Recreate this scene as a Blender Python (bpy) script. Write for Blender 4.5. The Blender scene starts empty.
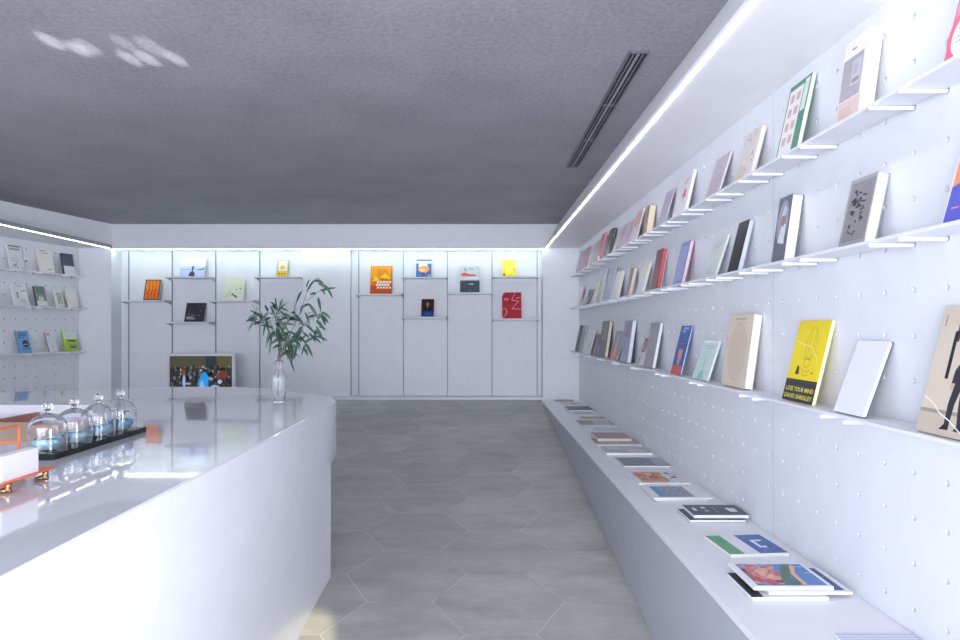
import bpy, bmesh, math, random
from mathutils import Vector, Matrix
from mathutils.geometry import tessellate_polygon
R = math.radians
random.seed(7)
S = bpy.context.scene
C = S.collection
EYE = 1.63                      # eye height over the floor at the entrance
F = 640.0                       # focal length in pixels at 960 wide

# ---------------------------------------------------------------- camera, world, light
cam = bpy.data.objects.new('camera', bpy.data.cameras.new('camera')); C.objects.link(cam)
cam.location = (0, 0, EYE); cam.rotation_euler = (R(90), 0, 0)
cam.data.lens = 24; cam.data.sensor_width = 36
cam.data.shift_x = 2/960; cam.data.shift_y = -9/960*-1
cam.data.clip_start = 0.02
S.camera = cam
S.view_settings.view_transform = 'Standard'; S.view_settings.look = 'None'
S.view_settings.gamma = 1; S.view_settings.exposure = 1.08
S.view_settings.use_curve_mapping = False

w = bpy.data.worlds.new('world'); S.world = w; w.use_nodes = True
w.node_tree.nodes['Background'].inputs[0].default_value = (0.82, 0.87, 1.0, 1)
w.node_tree.nodes['Background'].inputs[1].default_value = 1.5

def area(name, loc, rot, sx, sy, power, col):
    l = bpy.data.lights.new(name, 'AREA'); l.shape = 'RECTANGLE'; l.size = sx; l.size_y = sy
    l.energy = power; l.color = col
    o = bpy.data.objects.new(name, l); C.objects.link(o); o.location = loc; o.rotation_euler = rot
    return o
area('entrance_daylight', (-1.3, -2.45, 1.45), (R(-90), 0, R(180)), 5.0, 2.3, 165, (0.87, 0.90, 1.0))
def aim(loc, to): return (Vector(to)-Vector(loc)).to_track_quat('-Z', 'Y').to_euler()
area('side_window_daylight', (3.3, -1.9, 1.4), aim((3.3, -1.9, 1.4), (-.77, 1.4, 1.2)), 1.0, 1.8, 62, (0.90, 0.93, 1.0))
def spot(name, loc, to, deg, power, col, blend=.5, size=.01):
    l = bpy.data.lights.new(name, 'SPOT'); l.energy = power; l.color = col; l.spot_size = R(deg); l.spot_blend = blend; l.shadow_soft_size = size
    o = bpy.data.objects.new(name, l); C.objects.link(o); o.location = loc; o.rotation_euler = aim(loc, to)
# a patch of low sun on the floor beside the counter, and unseen spots added to draw glints on the ceiling
spot('sun_patch', (-.1, -3.2, 2.3), (-.72, 2.58, .33), 2.5, 1700, (1.0, .86, .55), .6, .02)
for tx, ty, dg, pw in ((-1.87, 2.80, .95, 1150), (-1.80, 2.88, .8, 1100), (-1.745, 2.86, .7, 800), (-1.62, 2.98, .8, 1100), (-1.54, 2.98, .9, 1200), (-1.46, 2.86, 1.2, 700), (-1.41, 2.98, .8, 1100), (-1.56, 2.82, .6, 500)):
    spot('added_glint_spot', (-1.6, -2.3, .35), (tx, ty, EYE+1.26), dg*1.1, pw*1.15, (.93, .95, 1.0), 1.0, .004)

LEDW = 9.0       # strip brightness
# ---------------------------------------------------------------- helpers
def lin(c):
    if isinstance(c, str):
        c = c.lstrip('#'); c = [int(c[i:i+2], 16)/255 for i in (0, 2, 4)]
    return tuple((x/12.92 if x <= .04045 else ((x+.055)/1.055)**2.4) for x in c)
_m = {}
def mat(col, rough=.5, metal=0, spec=.5, emit=0, coat=0, name=None):
    key = (col, rough, metal, spec, emit, coat)
    if key in _m: return _m[key]
    m = bpy.data.materials.new(name or 'surface_'+str(len(_m))); m.use_nodes = True
    b = m.node_tree.nodes['Principled BSDF']
    rgb = lin(col)
    b.inputs['Base Color'].default_value = (*rgb, 1)
    b.inputs['Roughness'].default_value = rough
    b.inputs['Metallic'].default_value = metal
    b.inputs['Specular IOR Level'].default_value = spec
    b.inputs['Coat Weight'].default_value = coat
    b.inputs['Coat Roughness'].default_value = .05
    if emit:
        b.inputs['Emission Color'].default_value = (*rgb, 1); b.inputs['Emission Strength'].default_value = emit
    else:
        nt = m.node_tree            # a faint mottling so no surface is perfectly even
        tc = nt.nodes.new('ShaderNodeTexCoord'); n = nt.nodes.new('ShaderNodeTexNoise')
        n.inputs['Scale'].default_value = 9; n.inputs['Detail'].default_value = 4
        mx = nt.nodes.new('ShaderNodeMix'); mx.data_type = 'RGBA'
        mx.inputs['A'].default_value = (*[x*.95 for x in rgb], 1); mx.inputs['B'].default_value = (*[min(1, x*1.04) for x in rgb], 1)
        nt.links.new(tc.outputs['Object'], n.inputs['Vector']); nt.links.new(n.outputs['Fac'], mx.inputs['Factor'])
        nt.links.new(mx.outputs['Result'], b.inputs['Base Color'])
    _m[key] = m
    return m

def bump(m, scale, strength, dist=.01, detail=6, stretch=None):
    nt = m.node_tree; b = nt.nodes['Principled BSDF']
    tc = nt.nodes.new('ShaderNodeTexCoord'); mp = nt.nodes.new('ShaderNodeMapping')
    if stretch: mp.inputs['Scale'].default_value = stretch
    n = nt.nodes.new('ShaderNodeTexNoise'); n.inputs['Scale'].default_value = scale; n.inputs['Detail'].default_value = detail
    bp = nt.nodes.new('ShaderNodeBump'); bp.inputs['Strength'].default_value = strength; bp.inputs['Distance'].default_value = dist
    nt.links.new(tc.outputs['Object'], mp.inputs['Vector']); nt.links.new(mp.outputs['Vector'], n.inputs['Vector'])
    nt.links.new(n.outputs['Fac'], bp.inputs['Height']); nt.links.new(bp.outputs['Normal'], b.inputs['Normal'])
    return n

class MB:
    def __init__(s): s.v = []; s.f = []; s.mi = []; s.mats = []; s.sm = []
    def m(s, mt):
        if mt not in s.mats: s.mats.append(mt)
        return s.mats.index(mt)
    def add(s, vs, fs, mt, smooth=False):
        o = len(s.v); s.v += [tuple(v) for v in vs]; i = s.m(mt)
        for f in fs: s.f.append([o+k for k in f]); s.mi.append(i); s.sm.append(smooth)
    def quad(s, a, b, c, d, mt): s.add([a, b, c, d], [[0, 1, 2, 3]], mt)
    def box(s, x0, x1, y0, y1, z0, z1, mt):
        s.add([(x0,y0,z0),(x1,y0,z0),(x1,y1,z0),(x0,y1,z0),(x0,y0,z1),(x1,y0,z1),(x1,y1,z1),(x0,y1,z1)],
              [[0,3,2,1],[4,5,6,7],[0,1,5,4],[1,2,6,5],[2,3,7,6],[3,0,4,7]], mt)
    def obox(s, p0, p1, n, w, z0, z1, mt):
        """box on the segment p0-p1 (xy), widened by w along n"""
        p0 = Vector(p0); p1 = Vector(p1); n = Vector(n)*w
        q = [p0, p1, p1+n, p0+n]
        vs = [(a.x, a.y, z0) for a in q]+[(a.x, a.y, z1) for a in q]
        s.add(vs, [[0,3,2,1],[4,5,6,7],[0,1,5,4],[1,2,6,5],[2,3,7,6],[3,0,4,7]], mt)
    def tube(s, pts, rad, mt, n=8, close=False):
        pts = [Vector(p) for p in pts]; N = len(pts)
        rr = rad if isinstance(rad, (list, tuple)) else [rad]*N
        vs = []; up = None
        for i, p in enumerate(pts):
            t = (pts[(i+1) % N if close else min(i+1, N-1)]-pts[(i-1) % N if close else max(i-1, 0)]).normalized()
            if up is None: up = t.orthogonal().normalized()
            up = (up-t*up.dot(t)).normalized(); b = t.cross(up)
            for k in range(n):
                a = 2*math.pi*k/n; vs.append(p+(up*math.cos(a)+b*math.sin(a))*rr[i])
        fs = []
        for i in range(N if close else N-1):
            j = (i+1) % N
            for k in range(n): fs.append([i*n+k, i*n+(k+1) % n, j*n+(k+1) % n, j*n+k])
        if not close: fs += [list(range(n))[::-1], [(N-1)*n+k for k in range(n)]]
        s.add(vs, fs, mt, True)
    def lathe(s, prof, mt, n=32, c=(0,0,0), rib=0, nr=16):
        vs = []; fs = []; N = len(prof)
        for r, z in prof:
            for k in range(n):
                a = 2*math.pi*k/n; q = r*(1+rib*math.cos(a*nr)) if r > .001 else r
                vs.append((c[0]+q*math.cos(a), c[1]+q*math.sin(a), c[2]+z))
        for i in range(N-1):
            for k in range(n): fs.append([i*n+k, i*n+(k+1) % n, (i+1)*n+(k+1) % n, (i+1)*n+k])
        s.add(vs, fs, mt, True)
    def build(s, name, parent=None):
        me = bpy.data.meshes.new(name); me.from_pydata(s.v, [], s.f)
        for mt in s.mats: me.materials.append(mt)
        for p, i, sm in zip(me.polygons, s.mi, s.sm): p.material_index = i; p.use_smooth = sm
        me.update()
        o = bpy.data.objects.new(name, me); C.objects.link(o); o.parent = parent
        return o

def bev(o, w=.003, seg=2):
    md = o.modifiers.new('bevel', 'BEVEL'); md.width = w; md.segments = seg; md.limit_method = 'ANGLE'; md.angle_limit = R(40)
    return o
def weld_bev(o, w=.003, seg=2):
    bm = bmesh.new(); bm.from_mesh(o.data); bmesh.ops.remove_doubles(bm, verts=bm.verts, dist=1e-5)
    bmesh.ops.recalc_face_normals(bm, faces=bm.faces); bm.to_mesh(o.data); bm.free(); return bev(o, w, seg)
def tag(o, label, cat, group=None, kind=None):
    if label: o['label'] = label
    if cat: o['category'] = cat
    if group: o['group'] = group
    if kind: o['kind'] = kind
    return o
def thing(name, label, cat, loc=(0,0,0), rot=(0,0,0), group=None):
    o = bpy.data.objects.new(name, None); C.objects.link(o); o.location = loc; o.rotation_euler = rot
    o.empty_display_size = .05
    return tag(o, label, cat, group)
def struct(o): o['kind'] = 'structure'; return o
def Z(z): return z+EYE

# ---------------------------------------------------------------- room measurements (eye-relative heights)
D = 7.68                        # back wall plane
DR = 7.90                       # back of its display recess
XR = 1.214                      # pegboard plane on the right
ZB = -.85                       # bench top, and the floor at the back wall
ZS = .97                        # soffit
ZC = 1.26                       # ceiling
SL = .1016                      # the floor is a shallow ramp up to the back
def fz(d): return max(0.0, Z(ZB-SL*(D-d)))     # floor height, world

# ---------------------------------------------------------------- materials of the shell
white = mat('#e6e7ee', .42, name='white_paint'); bump(white, 60, .05, .002)
soff = mat('#f7f7fa', .5, spec=.3, name='soffit_lit_white')  # whitened to stand in for light bounced onto soffit and fascia
wall_w = mat('#e4e6ec', .5, spec=.35, name='white_wall'); 
gloss = mat('#e0dfe6', .03, spec=.6, coat=.4, name='polished_white_top')
led = mat('#f4f6ff', .5, emit=LEDW, name='light_strip')
ledb = mat('#eafff8', .5, emit=LEDW*.9, name='light_strip_back')
ceil = bpy.data.materials.new('grey_plaster'); ceil.use_nodes = True
nt = ceil.node_tree; b = nt.nodes['Principled BSDF']; b.inputs['Roughness'].default_value = .75
tc = nt.nodes.new('ShaderNodeTexCoord')
n1 = nt.nodes.new('ShaderNodeTexNoise'); n1.inputs['Scale'].default_value = 45; n1.inputs['Detail'].default_value = 5
n2 = nt.nodes.new('ShaderNodeTexNoise'); n2.inputs['Scale'].default_value = 2.2; n2.inputs['Detail'].default_value = 5
cr = nt.nodes.new('ShaderNodeValToRGB'); cr.color_ramp.elements[0].color = (*lin('#929297'), 1); cr.color_ramp.elements[1].color = (*lin('#acacb1'), 1)
cr.color_ramp.elements[0].position = .35; cr.color_ramp.elements[1].position = .65
mx = nt.nodes.new('ShaderNodeMix'); mx.inputs['Factor'].default_value = .4
nt.links.new(tc.outputs['Object'], n1.inputs['Vector']); nt.links.new(tc.outputs['Object'], n2.inputs['Vector'])
nt.links.new(n1.outputs['Fac'], mx.inputs['A']); nt.links.new(n2.outputs['Fac'], mx.inputs['B'])
nt.links.new(mx.outputs['Result'], cr.inputs['Fac']); nt.links.new(cr.outputs['Color'], b.inputs['Base Color'])
bp = nt.nodes.new('ShaderNodeBump'); bp.inputs['Strength'].default_value = .24; bp.inputs['Distance'].default_value = .005
n3 = nt.nodes.new('ShaderNodeTexNoise'); n3.inputs['Scale'].default_value = 70; n3.inputs['Detail'].default_value = 3
nt.links.new(tc.outputs['Object'], n3.inputs['Vector'])
nt.links.new(n3.outputs['Fac'], bp.inputs['Height']); nt.links.new(bp.outputs['Normal'], b.inputs['Normal'])

tile = bpy.data.materials.new('grey_stone_tile'); tile.use_nodes = True
nt = tile.node_tree; b = nt.nodes['Principled BSDF']; b.inputs['Roughness'].default_value = .42
tc = nt.nodes.new('ShaderNodeTexCoord'); mp = nt.nodes.new('ShaderNodeMapping'); mp.inputs['Scale'].default_value = (1.3, 3.2, 1)
n1 = nt.nodes.new('ShaderNodeTexNoise'); n1.inputs['Scale'].default_value = 1.9; n1.inputs['Detail'].default_value = 10; n1.inputs['Roughness'].default_value = .72
at = nt.nodes.new('ShaderNodeAttribute'); at.attribute_name = 'tone'
ad = nt.nodes.new('ShaderNodeVectorMath'); ad.operation = 'ADD'
nt.links.new(tc.outputs['Object'], mp.inputs['Vector']); nt.links.new(mp.outputs['Vector'], ad.inputs[0]); 
sc = nt.nodes.new('ShaderNodeVectorMath'); sc.operation = 'SCALE'; sc.inputs['Scale'].default_value = 20
nt.links.new(at.outputs['Color'], sc.inputs[0]); nt.links.new(sc.outputs[0], ad.inputs[1]); nt.links.new(ad.outputs[0], n1.inputs['Vector'])
cr = nt.nodes.new('ShaderNodeValToRGB'); cr.color_ramp.elements[0].position = .3; cr.color_ramp.elements[1].position = .72
cr.color_ramp.elements[0].color = (*lin('#9b9a96'), 1); cr.color_ramp.elements[1].color = (*lin('#c4c3be'), 1)
m2 = nt.nodes.new('ShaderNodeMix'); m2.data_type = 'RGBA'; m2.blend_type = 'MULTIPLY'; m2.inputs['Factor'].default_value = 1
mr = nt.nodes.new('ShaderNodeMapRange'); mr.inputs['To Min'].default_value = .84; mr.inputs['To Max'].default_value = 1.1
nt.links.new(n1.outputs['Fac'], cr.inputs['Fac']); nt.links.new(cr.outputs['Color'], m2.inputs['A'])
nt.links.new(at.outputs['Fac'], mr.inputs['Value']); nt.links.new(mr.outputs['Result'], m2.inputs['B']); nt.links.new(m2.outputs['Result'], b.inputs['Base Color'])
bp = nt.nodes.new('ShaderNodeBump'); bp.inputs['Strength'].default_value = .15; bp.inputs['Distance'].default_value = .004
nt.links.new(n1.outputs['Fac'], bp.inputs['Height']); nt.links.new(bp.outputs['Normal'], b.inputs['Normal'])
grout = mat('#d4d3cc', .8, name='grout')

# ---------------------------------------------------------------- floor: ramp with hexagonal tiles
mb = MB(); tones = []
def addf(poly, z_off, mt, tone):
    mb.add([(x, y, fz(y)+z_off) for x, y in poly], [list(range(len(poly)))], mt); tones.append(tone)
for y0, y1 in ((-2.6, 0), (0, 8.2)):
    addf([(-7, y0), (2.6, y0), (2.6, y1), (-7, y1)], -.002, grout, .5)
s_, h_ = .55/math.sqrt(3), .275
rnd = random.Random(3)
for i in range(-14, 6):
    cx = .10+i*.476
    for j in range(-12, 9):
        cy = 4.19+j*.55-(.275 if i % 2 else 0)
        if cy > 8.3 or cy < -2.4: continue
        k = (s_-.0026)/s_
        hx = [(cx+a*s_*k, cy+c_*h_*k) for a, c_ in ((1, 0), (.5, 1), (-.5, 1), (-1, 0), (-.5, -1), (.5, -1))]
        if any(p[1] > 8.2 for p in hx) or min(p[1] for p in hx) < 0 < max(p[1] for p in hx): 
            hx = [(px, min(py, 8.2)) for px, py in hx]
        addf(hx, 0, tile, rnd.random())
fl = mb.build('floor'); struct(fl)
ca = fl.data.color_attributes.new('tone', 'FLOAT_COLOR', 'CORNER')
for p, t in zip(fl.data.polygons, tones):
    for li in p.loop_indices: ca.data[li].color = (t, t, t, 1)

# ---------------------------------------------------------------- ceiling, fascias, soffits
mb = MB(); mb.add([(-7, -2.6, Z(ZC)), (2.6, -2.6, Z(ZC)), (2.6, 8, Z(ZC)), (-7, 8, Z(ZC)),
                   (-7, -2.6, Z(ZC)+.1), (2.6, -2.6, Z(ZC)+.1), (2.6, 8, Z(ZC)+.1), (-7, 8, Z(ZC)+.1)],
                  [[0,1,2,3],[7,6,5,4],[0,4,5,1],[1,5,6,2],[2,6,7,3],[3,7,4,0]], ceil)
struct(mb.build('ceiling'))
mb = MB()   # right fascia leans inward; its soffit roofs the book wall
mb.quad((.96, -.9, Z(ZC)), (.96, D, Z(ZC)), (.80, D, Z(ZS+.012)), (.80, -.9, Z(ZS+.012)), soff)
mb.quad((.80, -.9, Z(ZS+.012)), (.80, D, Z(ZS+.012)), (.804, D, Z(ZS)), (.804, -.9, Z(ZS)), soff)
mb.quad((.804, -.9, Z(ZS)), (.804, D, Z(ZS)), (XR+.02, D, Z(ZS)), (XR+.02, -.9, Z(ZS)), soff)
mb.quad((.96, -.9, Z(ZC)), (.80, -.9, Z(ZS)), (XR+.02, -.9, Z(ZS)), (XR+.02, -.9, Z(ZC)), soff)
struct(mb.build('trim_1'))
mb = MB(); mb.box(.811, .822, -.85, D-.01, Z(ZS)-.003, Z(ZS)-.0005, led)
tag(mb.build('light_strip'), 'long white light strip on the lip of the soffit above the right book wall', 'light')

# left wall frame: shelf front passes P1, P2
UL = Vector((.2012, .9796)).normalized(); NL = Vector((UL.y, -UL.x))
PL = Vector((-4.79, D))          # pegboard corner at the back
mb = MB()
A = PL-UL*8.4
mb.quad((-4.40, D, Z(ZS)), (-4.40, -.5, Z(ZS)), (A.x, A.y, Z(ZS)), (PL.x-.02, PL.y, Z(ZS)), soff)
mb.quad((-4.40, D, Z(ZS)), (-4.40, D, Z(ZC)), (-6.05, -.5, Z(ZC)), (-4.40, -.5, Z(ZS)), soff)
mb.box(-4.402, -4.392, -.5, D-.001, Z(ZS)-.001, Z(ZS)+.04, mat('#a9adb4', .4))
struct(mb.build('trim_2'))
mb = MB(); mb.box(-4.425, -4.415, 0, D-.01, Z(ZS)-.006, Z(ZS)-.001, mat('#f4f6ff', .5, emit=LEDW*.35))
tag(mb.build('light_strip'), 'white light strip under the soffit above the left pegboard wall', 'light')

# back header with its light strip
mb = MB(); mb.box(-4.40, .78, D, DR+.1, Z(ZS)-.005, Z(ZC), white)
struct(weld_bev(mb.build('trim_3'), .004))
mb = MB(); mb.box(-4.38, .77, D+.022, D+.045, Z(ZS)-.012, Z(ZS)-.006, ledb)
tag(mb.build('light_strip'), 'light strip running under the header along the top of the back display recess', 'light')

# back wall: recess plane, returns, pier, plinth
mb = MB()
mb.box(-4.42, .80, DR, DR+.1, fz(8)-.1, Z(ZC), wall_w)
mb.box(-5.2, -4.40, D, DR+.1, fz(8)-.1, Z(ZC), wall_w)
mb.box(.78, XR+.1, D, DR+.1, fz(8)-.1, Z(ZC), wall_w)
mb.box(-2.14, -1.56, DR-.09, DR+.01, fz(8)-.1, Z(ZS), wall_w)
mb.box(-4.40, .78, D+.004, DR+.02, fz(8)-.1, Z(-.822), white)
struct(mb.build('wall_back'))

# ---------------------------------------------------------------- pegboard walls
def pegboard(name, org, u, n, us, rows, u_lo, u_hi, z_lo, z_hi, sp=.127, r=.0085, dep=.011, hole_mat=None, seams=()):
    """org xy of u=0; us: u of first hole; holes wherever the cell fits"""
    mb = MB(); u = Vector(u); n = Vector(n); org = Vector(org)
    def P(a, z, q=0): v = org+u*a+n*q; return (v.x, v.y, z)
    cols = []
    a = us
    while a-sp/2 < u_lo: a += sp
    while a+sp/2 <= u_hi: cols.append(a); a += sp
    a0 = cols[0]-sp/2; a1 = cols[-1]+sp/2; z0 = min(rows)-sp/2; z1 = max(rows)+sp/2
    for q in ((u_lo, a0, z_lo, z_hi), (a1, u_hi, z_lo, z_hi), (a0, a1, z_lo, z0), (a0, a1, z1, z_hi)):
        if q[1]-q[0] > 1e-5 and q[3]-q[2] > 1e-5: mb.quad(P(q[0], q[2]), P(q[1], q[2]), P(q[1], q[3]), P(q[0], q[3]), wall_w)
    N = 16
    for a in cols:
        for z in rows:
            out = []; inn = []; bot = []
            for k in range(N):
                t = 2*math.pi*k/N; c, s = math.cos(t), math.sin(t); m_ = max(abs(c), abs(s))
                out.append(P(a+c/m_*sp/2, z+s/m_*sp/2)); inn.append(P(a+c*r, z+s*r)); bot.append(P(a+c*r, z+s*r, -dep))
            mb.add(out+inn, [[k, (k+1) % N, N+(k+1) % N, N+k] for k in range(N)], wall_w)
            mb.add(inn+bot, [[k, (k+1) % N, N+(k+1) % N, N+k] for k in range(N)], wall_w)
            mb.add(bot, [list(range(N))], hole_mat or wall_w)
    for a in seams:
        mb.quad(P(a-.0012, z_lo, .0006), P(a+.0012, z_lo, .0006), P(a+.0012, z_hi, .0006), P(a-.0012, z_hi, .0006), mat('#b4b7c2', .6))
    # board thickness behind
    mb.quad(P(u_lo, z_lo, -.03), P(u_hi, z_lo, -.03), P(u_hi, z_hi, -.03), P(u_lo, z_hi, -.03), wall_w)
    return struct(mb.build(name))
row0 = Z(.1086)
rows = [row0+k*.127 for k in range(-7, 7)]
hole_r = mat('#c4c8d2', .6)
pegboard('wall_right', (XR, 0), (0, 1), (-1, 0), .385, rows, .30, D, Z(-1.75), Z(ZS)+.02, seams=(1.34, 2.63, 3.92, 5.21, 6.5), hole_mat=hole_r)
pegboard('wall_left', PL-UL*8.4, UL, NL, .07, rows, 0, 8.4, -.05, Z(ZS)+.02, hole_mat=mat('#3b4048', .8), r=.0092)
# shell behind the camera: side walls and the entrance wall with its openings
mb = MB()
mb.box(XR, XR+.12, .18, .30, 0, Z(ZC), wall_w); mb.box(2.45, 2.55, -2.6, .3, 0, .35, wall_w)
mb.box(XR+.02, 2.6, .30, .42, 0, Z(ZC), wall_w)
struct(mb.build('wall_right_entrance'))
mb = MB()
mb.box(-7, -4.0, -2.7, -2.55, 0, Z(ZC), wall_w); mb.box(1.4, 2.6, -2.7, -2.55, 0, Z(ZC), wall_w)
mb.box(-4.0, 1.4, -2.7, -2.55, 2.62, Z(ZC), wall_w); mb.box(-4.0, 1.4, -2.7, -2.55, 0, .12, wall_w)
for x in (-2.2, -.4): mb.box(x-.03, x+.03, -2.66, -2.58, .12, 2.62, mat('#303238', .4))
struct(mb.build('wall_entrance'))
mb = MB(); mb.box(-7.1, -7.0, -2.6, 8, -.1, Z(ZC), wall_w); struct(mb.build('wall_left_outer'))

# ---------------------------------------------------------------- right bench (its top is level, the ramp rises to meet it)
XB = .757
bench = thing('display_bench', 'long low white bench along the foot of the right book wall', 'bench', (0, 0, 0))
mb = MB(); mb.box(XB, XR-.001, .35, D-.002, Z(ZB)-.018, Z(ZB), mat('#e9e9ee', .35)); weld_bev(mb.build('bench_top', bench), .002)
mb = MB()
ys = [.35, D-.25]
fr = mat('#b2b5bf', .45)  # shade on the bench front, put into its grey colour
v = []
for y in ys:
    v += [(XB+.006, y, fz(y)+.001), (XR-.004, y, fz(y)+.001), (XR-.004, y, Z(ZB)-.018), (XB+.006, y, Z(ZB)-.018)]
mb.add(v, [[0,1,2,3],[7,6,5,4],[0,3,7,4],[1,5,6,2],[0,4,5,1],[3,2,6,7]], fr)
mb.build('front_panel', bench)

# ---------------------------------------------------------------- shelves on the right wall
SZ = {'top': .632, 'mid': .250, 'low': -.262}
XS = 1.10
peg_r = mat('#eceef4', .35)
def dowel_starts(step, first, second=None):
    out = [first]; a = second or first+step
    while a < D-.3: out.append(a); a += step
    return out
for key, lab, st in (('top', 'uppermost long white shelf of leaning books on the right wall', dowel_starts(.381, 1.147, 1.655)+[]),
                     ('mid', 'middle long white shelf of leaning books on the right wall', dowel_starts(.381, 1.147, 1.655)),
                     ('low', 'lowest long white shelf of leaning books on the right wall', dowel_starts(.635, 1.274, 1.909))):
    if key != 'low': st = [1.147, 1.655]+[2.163+.381*k for k in range(14)]
    t = thing('wall_shelf', lab, 'shelf', (XR, .5, Z(SZ[key])), group='long shelves on the right wall')
    mb = MB(); mb.box(XS-XR, -.001, -.1, D-.51, -.010, 0, white); weld_bev(mb.build('shelf_board', t), .002)
    for a in st:
        for q in (0, .127):
            if a+q > D-.15: continue
            mb = MB(); mb.tube([(XS-XR-.012, a+q-.5, -.0165), (-.001, a+q-.5, -.0165)], .0060, peg_r, 12)
            weld_bev(mb.build('dowel', t), .0015)

# left wall shelves
SHL = {'top': .632, 'mid': .250, 'low': -.262}
angL = math.atan2(UL.y, UL.x)
for key, lab in (('top', 'uppermost white shelf on the left pegboard wall'), ('mid', 'middle white shelf on the left pegboard wall'),
                 ('low', 'lowest white shelf on the left pegboard wall')):
    base = PL-UL*2.4
    t = thing('wall_shelf', lab, 'shelf', (base.x, base.y, Z(SHL[key])), (0, 0, angL), group='shelves on the left wall')
    mb = MB(); mb.box(0, 2.45, -.105, -.001, -.016, 0, white); weld_bev(mb.build('shelf_board', t), .002)
    k = 2.28
    while k > 0:
        for q in (0, -.127):
            mb = MB(); mb.tube([(k+q, -.115, -.0225), (k+q, -.001, -.0225)], .0075, peg_r, 10); mb.build('dowel', t)
        k -= .508

# ---------------------------------------------------------------- back recess: slotted standards, shelves, brackets
SC = DR/F
std_m = mat('#b0b5bd', .45); slot_m = mat('#5b6068', .7)
stdx = [129, 172.5, 216, 260, 304, 358.8, 403.5, 447.5, 492, 537]
names = ['first', 'second', 'third', 'fourth', 'fifth']
for i, px in enumerate(stdx):
    X = (px-478)*SC
    t = thing('shelf_standard', 'thin grey slotted upright, %s from the left in the %s half of the back recess' % (names[i % 5], 'left' if i < 5 else 'right'),
              'shelf upright', (X, DR-.001, Z(-.82)), group='slotted uprights of the back recess')
    mb = MB(); zt = ZS-.01+.82
    mb.box(-.005, .005, -.012, 0, .001, zt, std_m if i > 4 else mat('#969ba3', .45))
    z = .03
    while z < zt-.03:
        mb.box(-.0028, .0028, -.0128, -.0118, z, z+.013, slot_m); z += .025
    mb.build('upright', t)
bshelf = [(0, 300.3, 'the leaning orange book'), (1, 276.5, 'the landscape photo book'), (1, 322, 'the dark square book'), (2, 300.3, 'the cream botanical book'),
          (3, 276.5, 'the small gold book'), (3, 322, 'a white book behind the eucalyptus'),
          (5, 293.8, 'the large orange and yellow book'), (6, 276.8, 'the blue and orange book'), (6, 316.8, 'the small dark portrait book'),
          (7, 292.3, 'the grey and coral book'), (8, 276.2, 'the bright yellow book'), (8, 318.5, 'the red line-drawing book')]
shm = mat('#dcdfe6', .4); brm = mat('#b4b8c0', .45)
backz = []
for c, y, what in bshelf:
    z = Z((329-y)*7.70/F)
    x0 = (stdx[c]-478)*SC; x1 = (stdx[c+1]-478)*SC
    t = thing('bracket_shelf', 'grey-white bracket shelf in the back recess carrying %s' % what, 'shelf', (x0, DR-.013, z), group='small shelves in the back recess')
    mb = MB(); mb.box(.010, x1-x0-.010, -.19, -.003, -.018, 0, shm); weld_bev(mb.build('shelf_board', t), .002)
    for xx in (.0045, x1-x0-.0045):
        mb = MB()
        p = [(-.185, 0), (-.185, -.014), (-.02, -.045), (-.001, -.05), (-.001, 0)]
        vs = [(xx-.002, a, b_) for a, b_ in p]+[(xx+.002, a, b_) for a, b_ in p]
        n = 5; mb.add(vs, [list(range(n)), list(range(n, 2*n))[::-1]]+[[k, n+k, n+(k+1) % n, (k+1) % n] for k in range(n)], brm)
        mb.build('bracket', t)
    backz.append(z)

# ---------------------------------------------------------------- books
_txt = {}
def text_geo(s):
    if s in _txt: return _txt[s]
    cu = bpy.data.curves.new('lettering', 'FONT'); cu.body = s; cu.size = 1; cu.resolution_u = 2; cu.offset = .012
    o = bpy.data.objects.new('lettering', cu); me = o.to_mesh()
    vs = [v.co.copy() for v in me.vertices]; fs = [list(p.vertices) for p in me.polygons]
    o.to_mesh_clear(); bpy.data.objects.remove(o); bpy.data.curves.remove(cu)
    x0 = min(v.x for v in vs); x1 = max(v.x for v in vs); y0 = min(v.y for v in vs); y1 = max(v.y for v in vs)
    vs = [((v.x-x0)/(x1-x0), (v.y-y0)/(y1-y0)) for v in vs]
    _txt[s] = (vs, fs); return _txt[s]

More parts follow.
